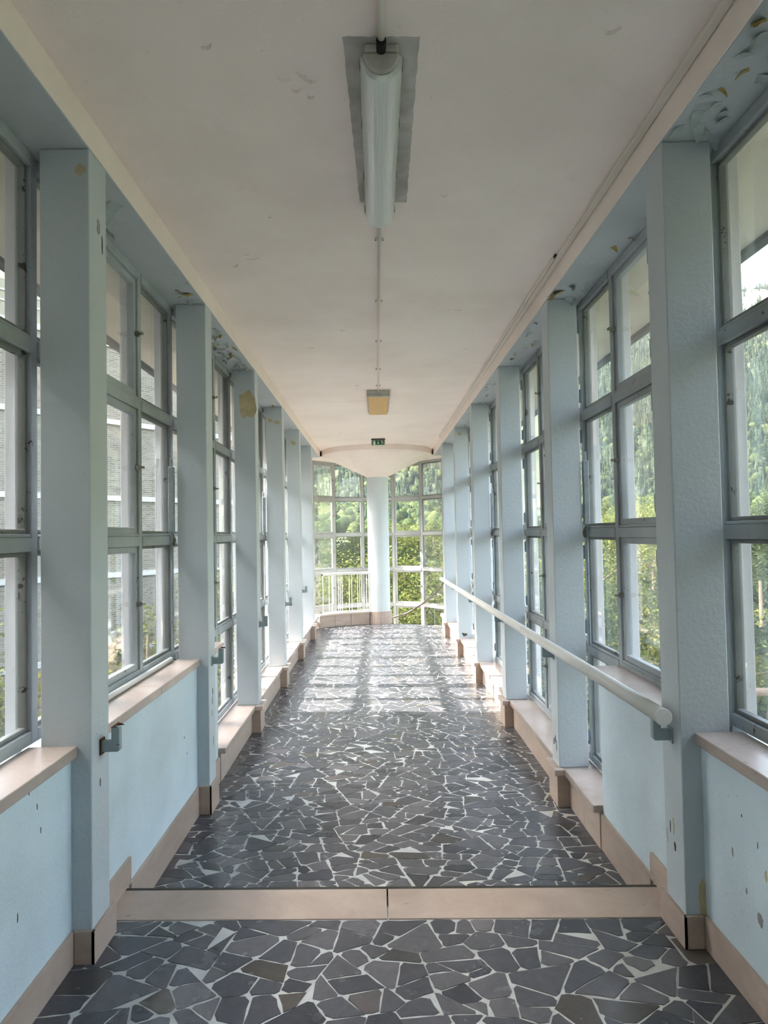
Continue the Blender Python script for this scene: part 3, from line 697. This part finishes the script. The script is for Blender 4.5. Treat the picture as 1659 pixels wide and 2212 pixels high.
for i, y in enumerate(PY[:5]):
    yc = y+PD*.55; b_ = thing('handrail_bracket', 'empty grey handrail bracket on pillar, '+BL[i], 'bracket', (X(-1, 0), yc, .95), 'empty handrail brackets')
    obj('arm', MB().prism_y(bracket_poly(-1, .052), yc-.014, yc+.014), 'bracket_paint', b_, .002, seg=1)
    obj('wall_plate', MB().box(X(-1, 0), X(-1, -.006), yc-.022, yc+.022, .925, .985), 'rust' if i == 0 else 'bracket_paint', b_)
    if i < 2:
        vs = [(X(-1, -.043), yc-.016, 1.03), (X(-1, -.043), yc+.014, 1.031), (X(-1, -.060), yc+.016, 1.043), (X(-1, -.060), yc-.018, 1.041), (X(-1, -.085), yc+.012, 1.035), (X(-1, -.088), yc-.020, 1.048)]
        o = obj('torn_flap', MB().add(vs, [(0, 1, 2, 3), (3, 2, 4, 5)]), 'rust', b_); md = o.modifiers.new('t', 'SOLIDIFY'); md.thickness = .003
# loose white tube on the sill
lt = thing('plastic_tube', 'loose white plastic tube lying along the window sill', 'tube', (-1.312, 3.75, SILL))
obj('pipe', MB().tube([(-1.312, 3.05, SILL+.0155), (-1.312, 4.33, SILL+.0155)], .015, 14), 'white_metal', lt, smooth=True)
obj('wire_end', MB().tube([(-1.312, 4.325, SILL+.012), (-1.305, 4.36, SILL+.006), (-1.29, 4.375, SILL+.004)], .003, 6), 'black_rubber_hollow', lt)

# ---------------------------------------------------------------- lamp, conduit, light box, exit sign
LX = .044
lm = thing('ceiling_lamp', 'unlit long fluorescent ceiling lamp with a clear ribbed cover', 'lamp', (LX, 2.8, ZC))
L0, L1 = 2.27, 3.385
lbody = obj('body', MB().box(LX-.058, LX+.058, L0-.035, L1, ZC-.028, ZC-.0015), 'plastic_grey', lm, .006)
sec = [(.073*math.cos(a), -.028-.082*math.sin(a)) for a in np.linspace(0, math.pi, 17)]
m = MB(); n = len(sec); rows = [(L0-.012, .86), (L0, 1.), (L0+.02, 1.), (L1-.02, 1.), (L1, 1.), (L1+.014, .86)]
vs = [(LX+x*k_, y, ZC-.028+(z+.028)*k_) for y, k_ in rows for x, z in sec]; fs = [(i*n+j, i*n+j+1, (i+1)*n+j+1, (i+1)*n+j) for i in range(len(rows)-1) for j in range(n-1)]+[tuple(range(n-1, -1, -1)), tuple(5*n+j for j in range(n))]
obj('cover', m.add(vs, fs), 'lamp_cover_plastic', lm, smooth=False)
obj('end_dome', MB().prism_y([(LX+x*.84, ZC-.030+(z+.028)*.8) for x, z in sec], L0-.03, L0-.013), 'plastic_grey', lm, .006)
tray = obj('gear_tray', MB().box(LX-.022, LX+.022, L0+.05, L1-.05, ZC-.060, ZC-.032), 'tray_white', lm, .003)
for dx in (-.038, .038): obj('fluorescent_tube', MB().tube([(LX+dx, L0+.04, ZC-.068), (LX+dx, L1-.04, ZC-.068)], .013, 12), 'tube_glass', tray, smooth=True)
for y in (2.31, 2.64, 3.03, 3.35):
    for sg in (-1, 1): xa, xb = sorted((LX+sg*.064, LX+sg*.076)); obj('clip', MB().box(xa, xb, y-.011, y+.011, ZC-.045, ZC-.012), 'latch_metal', lbody, .002)
obj('cable_gland', MB().tube([(LX, L0-.075, ZC-.022), (LX, L0-.03, ZC-.022)], .017, 14), 'black_rubber_hollow', lm)
cn = thing('cable_conduit', 'thin cream cable conduit running along the middle of the ceiling', 'conduit', (LX, 5, ZC))
obj('pipe', MB().tube([(LX, YB+.02, ZC-.013), (LX, L0-.06, ZC-.014)], .012, 12), 'conduit_paint', cn, smooth=True)
obj('pipe', MB().tube([(LX, L1+.016, ZC-.012), (LX+.002, 7.745, ZC-.012)], .009, 12), 'conduit_paint', cn, smooth=True)
for y in (.4, 1.6): obj('pipe_clip', MB().box(LX-.02, LX+.02, y-.008, y+.008, ZC-.026, ZC-.001), 'conduit_paint', cn, .002)
for y in (3.75, 4.75, 5.75, 6.75, 7.5): obj('pipe_clip', MB().box(LX-.026, LX+.026, y-.010, y+.010, ZC-.010, ZC-.001), 'conduit_paint', cn, .002); obj('screw', MB().tube([(LX-.021, y, ZC-.014), (LX-.021, y, ZC-.009)], .004, 8), 'latch_metal', cn); obj('screw', MB().tube([(LX+.021, y, ZC-.014), (LX+.021, y, ZC-.009)], .004, 8), 'latch_metal', cn)
eb = thing('ceiling_light_box', 'grey box lamp with a yellowed plastic cover on the ceiling', 'lamp', (LX+.003, 8.3, ZC))
obj('body', MB().box(-.086, .180, 7.75, 8.97, ZC-.050, ZC-.0008), 'plastic_grey', eb, .004)
obj('end_plate', MB().box(-.086, .180, 7.752, 7.79, ZC-.079, ZC-.051), 'plastic_grey', eb, .003)
obj('diffuser', MB().box(-.072, .166, 7.792, 8.965, ZC-.077, ZC-.0505), 'yellowed_plastic', eb, .006)
ex = thing('exit_sign', 'small green emergency exit sign with running figure and down arrow under the ceiling', 'sign', (.053, 11.78, ZC))
EX0, EX1, EZ0, EZ1, EYY = -.066, .174, 3.300, ZC-.0005, 11.76
obj('housing', MB().box(EX0, EX1, EYY, EYY+.06, EZ0, EZ1), 'plastic_grey', ex, .006)
obj('top_edge', MB().box(EX0, EX1, EYY-.012, EYY-.0005, EZ1-.020, EZ1), 'dark_strip', ex)
face = obj('face', MB().box(EX0+.018, EX1-.018, EYY-.003, EYY-.0002, EZ0+.010, EZ1-.030), 'green_sign', ex)
yf = (EYY-.0042, EYY-.0032); cz = (EZ0+.010+EZ1-.030)/2; hh = (EZ1-.030-EZ0-.010)/2
obj('door_symbol', MB().box(EX0+.034, EX0+.070, *yf, cz-hh, cz+hh*.75), 'white_sign', face)
ar = MB().prism_y([(.053-.004, cz+.028), (.053+.004, cz+.028), (.053+.004, cz-.008), (.053+.018, cz+.004), (.053+.018, cz-.006), (.053, cz-.026), (.053-.018, cz-.006), (.053-.018, cz+.004), (.053-.004, cz-.008)], *yf)
obj('arrow_symbol', ar, 'white_sign', face)
rx = .117; mm = MB()
def limb(x0, z0, x1, z1, w0, w1):
    d = Vector((x1-x0, z1-z0)).normalized(); nx, nz = -d.y, d.x
    mm.prism_y([(rx+x0+nx*w0, cz+z0+nz*w0), (rx+x1+nx*w1, cz+z1+nz*w1), (rx+x1-nx*w1, cz+z1-nz*w1), (rx+x0-nx*w0, cz+z0-nz*w0)], *yf)
limb(.002, .020, .010, -.004, .007, .006); limb(.010, -.002, -.006, -.012, .005, .004); limb(-.006, -.012, -.012, -.028, .004, .003); limb(.010, -.002, .022, -.014, .005, .004); limb(.022, -.014, .032, -.012, .004, .003)
limb(.000, .018, -.016, .010, .003, .003); limb(-.016, .010, -.022, .018, .003, .002); limb(.004, .018, .020, .016, .003, .003); limb(.020, .016, .024, .006, .003, .002)
mm.prism_y([(rx-.004+.007*math.cos(a), cz+.030+.007*math.sin(a)) for a in np.linspace(0, 2*math.pi, 12, endpoint=False)], *yf)
obj('running_figure', mm, 'white_sign', face)
# cable run along the right beam
ct = thing('corner_trunking', 'cream cable trunking along the corner of ceiling and beam above the handrail', 'trunking', (1.12, 6, ZC))
obj('trunking', MB().box(X(1, -.040), X(1, -.006), YB+.01, 11.69, ZC-.020, ZC-.001), 'conduit_paint', ct, .004)
obj('cable', MB().tube([(X(1, -.051), 4.02+.5*k, ZC-.010-random.uniform(0, .003)) for k in range(16)], .009, 8), 'conduit_paint', ct)
obj('cable_end', MB().tube([(X(1, -.051), 3.99, ZC-.010), (X(1, -.051), 4.02, ZC-.010)], .006, 8), 'black_rubber_hollow', ct)

# ================================================================ OUTSIDE
def frame_obj(name, mb, mat, parent, M):            # mesh kept in its own frame so object texture coordinates follow it
    o = obj(name, mb, mat, None); o.matrix_world = M
    if parent is not None: o.parent = parent; o.matrix_parent_inverse = Matrix.Translation(-Vector(parent.location))
    return o
ZG = -8.0
# brick building opposite the left windows
FA, FB = Vector((-27.0, 7.4, 0)), Vector((-5.9, 37.1, 0)); fd = (FB-FA).normalized(); flen = (FB-FA).length
M = Matrix(((fd.x, -fd.y, 0, FA.x), (fd.y, fd.x, 0, FA.y), (0, 0, 1, 0), (0, 0, 0, 1)))    # x along, y away from the corridor
bd = thing('brick_building', 'tall pale brick building with white concrete floor bands', 'building', ((FA.x+FB.x)/2, (FA.y+FB.y)/2, ZG))
frame_obj('brick_wall', MB().box(0, flen, 0, 12, ZG, 10.2), 'facade_brick', bd, M)
frame_obj('attic', MB().box(-.05, flen+.05, -.05, 12, 10.2, 11.7), 'facade_attic', bd, M)
for z in (-6.5, -3.2, .1, 3.4, 6.7, 10.05): frame_obj('floor_band', MB().box(-.08, flen+.08, -.10, .02, z, z+.22), 'facade_band', bd, M)
for z in (10.85, 11.25): frame_obj('attic_band', MB().box(-.08, flen+.08, -.09, -.04, z, z+.06), 'facade_band', bd, M)
for x in (17.5, 24.0, 29.5): frame_obj('downpipe', MB().tube([(x, -.16, ZG), (x, -.16, 10)], .05, 8), 'facade_band', bd, M)
# unseen brick wing, added and sized to shade the near half of the corridor, and the block the corridor starts from
wg = thing('added_shade_wing', 'unseen pale brick wing added to shade the near half of the glazed corridor', 'building', (-16, -2, ZG))
frame_obj('brick_wall', MB().box(-24, -10, -1.5, 7.6, ZG, 10.3), 'facade_brick', wg, Matrix.Identity(4))
for z in (-3.2, .1, 3.4, 6.7, 10.05): frame_obj('floor_band', MB().box(-9.99, -9.9, -1.5, 7.6, z, z+.22), 'facade_band', wg, Matrix.Identity(4))
wm = thing('brick_block', 'pale brick block that the glazed corridor leads out of', 'building', (0, -8, ZG))
m = MB(); m.box(-9.9, 9, -14, YB-.30, ZG, -.4); m.box(-9.9, 9, -14, YB-.30, 3.75, 11.7); m.box(-9.9, -2.2, -14, YB-.30, -.4, 3.75); m.box(2.2, 9, -14, YB-.30, -.4, 3.75)
frame_obj('brick_wall', m, 'facade_brick', wm, Matrix.Identity(4))
# concrete piers under the corridor
for y in (3.0, 8.5):
    pr_ = thing('concrete_pier', 'concrete pier carrying the raised corridor', 'pier', (0, y, ZG), 'piers under the corridor')
    obj('pier_shaft', MB().box(-.7, .75, y-.2, y+.2, ZG, -1.3), 'concrete', pr_, .02); obj('pier_head', MB().box(-1.0, 1.05, y-.25, y+.25, -1.3, -.36), 'concrete', pr_, .02)

# ---- terrain: valley floor, meadow rim, forested mountain
def ridge(az):
    d = math.degrees(az)
    return .40+.03*math.sin(d*.35+1)-.085*math.exp(-((d-31)/3.2)**2)+.012*math.sin(d*1.7)
def height(x, y):
    r = math.hypot(x, y); az = math.atan2(x, y)
    n1 = noise.noise((x*.012, y*.012, 3.)); n2 = noise.noise((x*.04, y*.04, 9.))
    if r < 60: return ZG+.4*n2
    t_ = min(1, (r-60)/430); z = ZG+(t_*t_*(3-2*t_))*25+n1*1.2*t_
    if r > 500:
        e = (r-500); n3 = noise.noise((x*.004, y*.004, 5.)); slope = .58+.06*n3; z += e*slope+n1*9*min(1, e/80)+n3*30*min(1, e/200)
        zmax = 1.77+ridge(az)*r*(1+.02*n2)*(1650/max(r, 1650))
        z = min(z, zmax)
    return z
NA, NR = 150, 90
azs = np.linspace(math.radians(-62), math.radians(118), NA); rs = np.concatenate([np.linspace(4, 60, 10), np.linspace(72, 500, 22), np.linspace(515, 2300, NR-32)])
vs, fs, rk, mw = [], [], [], []
for a in azs:
    for r in rs:
        x, y = r*math.sin(a), r*math.cos(a); vs.append((x, y, height(x, y)))
        el = (vs[-1][2]-CAMZ)/r; d = math.degrees(a)
        rk.append(max(0, min(1, (el-.285)/.02))*max(0, min(1, (.335+.012*noise.noise((d, el*60, 1))-el)/.01)) if 24 < d < 40 else 0.)
        mw.append(max(0, min(1, 1.4-abs(r-470)/34)))
for i in range(NA-1):
    for j in range(NR-1): k = i*NR+j; fs.append((k, k+1, k+NR+1, k+NR))
# flat ground on the near and building side
te = obj('mountain_terrain', MB().add(vs, fs), 'terrain', smooth=True); tag(te, 'green valley side rising to a steep forested mountain beyond the windows', 'mountain')
te.data.attributes.new('rock', 'FLOAT', 'POINT').data.foreach_set('value', rk); te.data.attributes.new('meadow', 'FLOAT', 'POINT').data.foreach_set('value', mw)
gr = obj('ground', MB().box(-70, 60, -40, 70, ZG-.6, ZG-.35), 'terrain'); tag(gr, 'grassy ground far below the raised corridor', 'ground', None, 'structure')

# ---- far forest
def conifer_mesh(sd):
    r = random.Random(sd); m = MB(); n = 6
    for (z0, z1, w_) in ((.05, .42, .30), (.25, .62, .235), (.46, .82, .17), (.66, 1.0, .105)):
        o_ = r.uniform(0, 1); vs = [(w_*r.uniform(.75, 1.2)*math.cos(2*math.pi*(k+o_)/n), w_*r.uniform(.75, 1.2)*math.sin(2*math.pi*(k+o_)/n), z0+r.uniform(-.03, .03)) for k in range(n)]+[(0, 0, z1)]
        m.add(vs, [(k, (k+1) % n, n) for k in range(n)])
    return m
def broad_mesh(sd, sub=2):
    r = random.Random(sd); b = bmesh.new(); bmesh.ops.create_icosphere(b, subdivisions=sub, radius=1)
    m = MB(); o_ = Vector((r.random()*9, r.random()*9, r.random()*9)); vs = []
    for v in b.verts:
        k = 1+.38*noise.noise(v.co*1.9+o_)+.18*noise.noise(v.co*4.5+o_)+(.22*noise.noise(v.co*9+o_)+.2*noise.noise(v.co*19+o_) if sub > 2 else 0); vs.append((v.co.x*.42*k, v.co.y*.42*k, .55+v.co.z*.45*k))
    m.add(vs, [tuple(v.index for v in f.verts) for f in b.faces]); b.free(); return m
CON = [conifer_mesh(k) for k in range(5)]; BRO = [broad_mesh(k) for k in range(4)]
def shared(name, src, mat, tone):
    me = bpy.data.meshes.new(name); me.from_pydata(src.v, [], src.f); me.materials.append(MATS[mat])
    b = bmesh.new(); b.from_mesh(me); bmesh.ops.recalc_face_normals(b, faces=b.faces); b.to_mesh(me); b.free()
    me.attributes.new('tone', 'FLOAT', 'FACE').data.foreach_set('value', [min(1, max(0, tone+random.uniform(-.2, .2))) for _ in me.polygons]); return me
CONM = [shared('conifer', CON[k % 5], 'leaf_far', t_) for k, t_ in enumerate((.1, .25, .4, .55, .7, .85))]
BROM = [shared('broadleaf', broad_mesh(20+k, 4), 'leaf_far_broad', t_) for k, t_ in enumerate((.1, .3, .5, .7, .9))]
def fast_mesh(name, verts, faces, mat, tone=None):          # faces: (n, k) array of one polygon size
    me = bpy.data.meshes.new(name); nf, k = faces.shape
    me.vertices.add(len(verts)); me.vertices.foreach_set('co', np.ascontiguousarray(verts, np.float32).ravel())
    me.loops.add(nf*k); me.loops.foreach_set('vertex_index', np.ascontiguousarray(faces, np.int32).ravel())
    me.polygons.add(nf); me.polygons.foreach_set('loop_start', np.arange(0, nf*k, k, dtype=np.int32))
    me.update(calc_edges=True); me.materials.append(MATS[mat])
    if tone is not None: me.attributes.new('tone', 'FLOAT', 'FACE').data.foreach_set('value', np.ascontiguousarray(tone, np.float32))
    return me
spots = []; tries = 0
while len(spots) < 46000 and tries < 120000:
    tries += 1; az = math.radians(random.choice((random.uniform(-9, 9), random.uniform(14, 37), random.uniform(14, 37)))); r = math.sqrt(random.uniform(200**2, 1600**2)); x, y = r*math.sin(az), r*math.cos(az)
    if 448 < r < 494 and random.random() < .95: continue
    if r < 448 and random.random() < .45: continue
    z = height(x, y); el = (z-CAMZ)/r; d = math.degrees(az)
    if 26 < d < 40 and .283 < el < .335 and random.random() < .96: continue
    if el > .45: continue
    spots.append((r, az, x, y, z, random.random() < (.9 if r < 500 else .4 if r < 600 else .06)))
spots.sort()
def insect(d): return 17 < d < 33 or -6.0 < d < 6.5
nC = nB = 0; rest = {True: [], False: []}
for r, az, x, y, z, broad in spots:
    h = random.uniform(4.5, 7.5) if broad else random.uniform(7.5, 14); d = math.degrees(az); kx = 1.0 if broad else .62
    if insect(d) and r > 300 and ((broad and nB < 140) or (not broad and nC < 200)):
        me = (BROM if broad else CONM)[random.randrange(5 if broad else 6)]
        o = bpy.data.objects.new('mountain_broadleaf' if broad else 'mountain_conifer', me); COL.objects.link(o); o.location = (x, y, z-.3); o.rotation_euler.z = random.uniform(0, 6.28); o.scale = (h*kx, h*kx, h)
        if broad: nB += 1; tag(o, 'rounded pale green tree on the lower mountain slope', 'tree', 'broadleaf trees on the mountain slope')
        else: nC += 1; tag(o, 'dark pointed conifer on the mountain slope across the valley', 'tree', 'conifers on the mountain slope')
    else: rest[broad].append((x, y, z-.3, h*kx, h))
for broad, nm, mt, lb in ((False, 'mountain_conifer_forest', 'leaf_far', 'dense dark conifer forest covering the mountain slope'), (True, 'mountain_broadleaf_forest', 'leaf_far_broad', 'pale green broadleaf woods at the foot of the mountain')):
    src = BRO if broad else CON; W = np.array(rest[broad]); pick = rng.integers(0, len(src), len(W)); VV, FF, TT, base = [], [], [], 0
    for q, m_ in enumerate(src):
        S = W[pick == q]; v = np.array(m_.v); f = np.array(m_.f); a = rng.uniform(0, 6.283, len(S)); ca, sa = np.cos(a)[:, None], np.sin(a)[:, None]
        vx = (v[None, :, 0]*ca-v[None, :, 1]*sa)*S[:, 3:4]+S[:, 0:1]; vy = (v[None, :, 0]*sa+v[None, :, 1]*ca)*S[:, 3:4]+S[:, 1:2]; vz = v[None, :, 2]*S[:, 4:5]+S[:, 2:3]
        VV.append(np.stack([vx, vy, vz], 2).reshape(-1, 3)); FF.append((f[None]+(base+np.arange(len(S))*len(v))[:, None, None]).reshape(-1, 3)); base += len(S)*len(v)
        TT.append(np.clip(rng.uniform(0, 1, len(S))[:, None]+rng.uniform(-.08, .08, (len(S), len(f))), 0, 1).ravel())
    o = bpy.data.objects.new(nm, fast_mesh(nm, np.concatenate(VV), np.concatenate(FF), mt, np.concatenate(TT))); COL.objects.link(o); tag(o, lb, 'forest', None, 'stuff')

# ---- near trees with trunk, branches and leaves
def make_tree(name, kind, h, spread, leaves, lsize, mat, sd):
    r = random.Random(sd); root = bpy.data.objects.new(name, None); COL.objects.link(root); root.empty_display_size = .2
    tk = MB(); lean = r.uniform(-.04, .04)
    path = [(lean*h*t_*t_+r.uniform(-.02, .02)*h*t_, r.uniform(-.02, .02)*h*t_, h*t_) for t_ in np.linspace(0, .93, 8)]
    tk.tube(path, [h*.018*(1-.85*t_)+.008 for t_ in np.linspace(0, 1, 8)], 8)
    tips = []; br_ = MB(); nb = 26 if kind != 'sapling' else 12
    for k in range(nb):
        t_ = r.uniform(.28 if kind != 'pine' else .35, .93); b0 = Vector(path[min(7, int(t_*7.5))]); a = r.uniform(0, 6.28)
        if kind == 'pine': L = spread*(1.15-t_)*r.uniform(.7, 1.2); up = r.uniform(-.05, .25)
        else: L = spread*math.sqrt(max(.05, 1-((t_-.58)/.5)**2))*r.uniform(.55, 1.1); up = r.uniform(.25, .8)
        e1 = b0+Vector((math.cos(a)*L*.5, math.sin(a)*L*.5, L*.5*up+r.uniform(-.1, .1))); e2 = b0+Vector((math.cos(a+.2)*L, math.sin(a+.2)*L, L*up*r.uniform(.7, 1.1)))
        br_.tube([b0, e1, e2], [h*.006, h*.004, h*.0015], 5)
        for q in (e1, (e1+e2)/2, e2, e2): tips.append((q, L))
    tips.append((Vector(path[-1])+Vector((0, 0, h*.04)), spread*.6))
    g = np.random.default_rng(sd); TP = np.array([tuple(q) for q, L in tips]); cl = (.30 if kind != 'pine' else .20)*spread*.55
    P = TP[g.integers(0, len(TP), leaves)]+g.normal(0, 1, (leaves, 3))*np.array([cl, cl, cl*(.7 if kind != 'pine' else .35)])
    U = g.normal(0, 1, (leaves, 3))*np.array([1, 1, .6]); U /= np.linalg.norm(U, axis=1)[:, None]
    V = np.cross(U, g.normal(0, 1, (leaves, 3))); V /= np.linalg.norm(V, axis=1)[:, None]; sz = (lsize*g.uniform(.6, 1.4, leaves))[:, None]
    U, V = (U*sz*1.6, V*sz*.35) if kind == 'pine' else (U*sz, V*sz*.62)
    leafv = np.stack([P-U, P+V*.9-U*.1, P+U, P-V*.9-U*.1], 1).reshape(-1, 3); tone = np.clip(.5+.28*g.normal(0, 1, leaves), 0, 1)
    obj('trunk', tk, 'trunk_bark', root, smooth=True); obj('branches', br_, 'trunk_bark', root, smooth=True)['kind'] = 'stuff'
    me = fast_mesh('foliage', leafv, np.arange(leaves*4).reshape(-1, 4), mat, tone)
    o = bpy.data.objects.new('foliage', me); COL.objects.link(o); o.parent = root; o['kind'] = 'stuff'
    return root
def copy_tree(o):
    c_ = o.copy(); COL.objects.link(c_)
    for ch_ in o.children: d = ch_.copy(); COL.objects.link(d); d.parent = c_; d.matrix_parent_inverse = ch_.matrix_parent_inverse.copy()
    return c_
PRO = {
 'bright': lambda sd: make_tree('maple_tree', 'broad', 8.5, 3.0, 26000, .055, 'leaf_bright', sd),
 'mid': lambda sd: make_tree('leafy_tree', 'broad', 9.0, 3.2, 26000, .06, 'leaf_mid', sd),
 'pine': lambda sd: make_tree('pine_tree', 'pine', 10.0, 3.4, 30000, .06, 'leaf_pine', sd),
 'sapling': lambda sd: make_tree('sapling', 'sapling', 7.0, 1.5, 4500, .05, 'leaf_bright', sd)}
made = {}
LBL = {'bright': ('sunlit yellow-green maple growing below the windows ', 'tree'), 'mid': ('mid green leafy tree growing ', 'tree'), 'pine': ('dark green pine with bare grey branches ', 'tree'), 'sapling': ('slender light green sapling ', 'tree')}
GRP = {'bright': 'maples outside the windows', 'mid': 'leafy trees outside the windows', 'pine': 'pines outside the windows', 'sapling': 'saplings outside the windows'}
def place(kind, x, y, top, where, H={'bright': 8.5, 'mid': 9., 'pine': 10., 'sapling': 7.}):
    key = (kind, len([1 for k in made if k[0] == kind]) if len([1 for k in made if k[0] == kind]) < 2 else random.randrange(2))
    if key not in made: made[key] = PRO[kind](hash(key[1])+{'bright': 11, 'mid': 23, 'pine': 37, 'sapling': 51}[kind]); o = made[key]
    else: o = copy_tree(made[key])
    k = (top-ZG+.4)/H[kind]; o.location = (x, y, ZG-.4); o.scale = (k*.95, k*.95, k); o.rotation_euler.z = random.uniform(0, 6.28)
    tag(o, LBL[kind][0]+where, LBL[kind][1], GRP[kind]); return o
RW = 'outside the handrail-side windows'; EW = 'behind the round stair tower'; LW = 'beside the brick building'
for kind, x, y, top in (('pine', 10.5, 19.5, 2.0), ('bright', 7.0, 14.0, -.3), ('pine', 13.5, 23.0, 2.6), ('mid', 12., 20.5, .6), ('pine', 8.2, 14.5, 1.3), ('mid', 9.0, 20.0, .4), ('bright', 5.6, 12.6, -.8), ('mid', 15.0, 33., 2.6), ('bright', 11.8, 29., 2.2), ('pine', 18., 31., 3.0), ('mid', 21., 40., 3.4), ('bright', 17., 44., 3.2), ('mid', 6.5, 22., .2), ('bright', 8., 27., .9), ('mid', 11., 38., 2.4), ('mid', 5.2, 17.5, -.4), ('pine', 24., 46., 4.2), ('mid', 13., 50., 3.6), ('bright', 9.5, 17.0, -.6), ('pine', 6.2, 10.6, .3)):
    place(kind, x, y, top, RW)
for kind, x, y, top in (('bright', 2.2, 23.0, .9), ('mid', 1.1, 26., .2), ('mid', 3.4, 24., .6), ('mid', -1.6, 27., 1.2), ('bright', -2.4, 20.5, .8), ('mid', -3.6, 30., 1.6), ('bright', .9, 21.5, -.5), ('mid', 4.2, 30., 1.3), ('mid', .2, 34., 1.6), ('bright', 3.2, 40., 2.4), ('mid', -3.0, 42., 2.4), ('bright', -1.0, 20., -.2)):
    place(kind, x, y, top, EW)
for kind, x, y, top in (('sapling', -5.3, 15.5, .2), ('sapling', -6.3, 17.0, -.6), ('sapling', -4.3, 11.0, -.5), ('sapling', -7.2, 12.6, .3), ('bright', -5.2, 19., -1.0), ('sapling', -3.6, 14.8, -.3), ('bright', -3.5, 22., .3), ('sapling', -8.0, 14.2, -.9)):
    place(kind, x, y, top, LW)
# rusty terrace railing outside the first right window
tr_ = thing('terrace', 'small outside terrace with a rusty pale railing beyond the near window', 'terrace', (3.4, 3.8, ZG))
obj('slab', MB().box(2.45, 4.6, 2.2, 4.9, -.60, -.42), 'concrete', tr_); obj('pier', MB().box(3.1, 4.4, 2.6, 4.5, ZG, -.60), 'concrete', tr_)
obj('top_rail', MB().tube([(2.5, 4.82, .60), (4.55, 4.82, .58)], .028, 10), 'railing_rust', tr_)
for k in range(10): x = 2.55+.21*k; obj('railing_post', MB().tube([(x, 4.82, -.42), (x, 4.82, .575)], .012, 8), 'railing_rust', tr_)

# ---- thin valley haze between the windows and the mountain
t = NT('valley_haze'); t.set(t.out, 'Volume', t.n('ShaderNodeVolumeScatter', Density=.00005, Anisotropy=.2, Color=(.90, .95, 1, 1)).outputs[0])
hz = obj('valley_haze', MB().box(-420, 1500, 48, 2350, -6, 900), 'valley_haze'); tag(hz, 'thin pale haze in the valley in front of the mountain', 'haze', None, 'stuff')
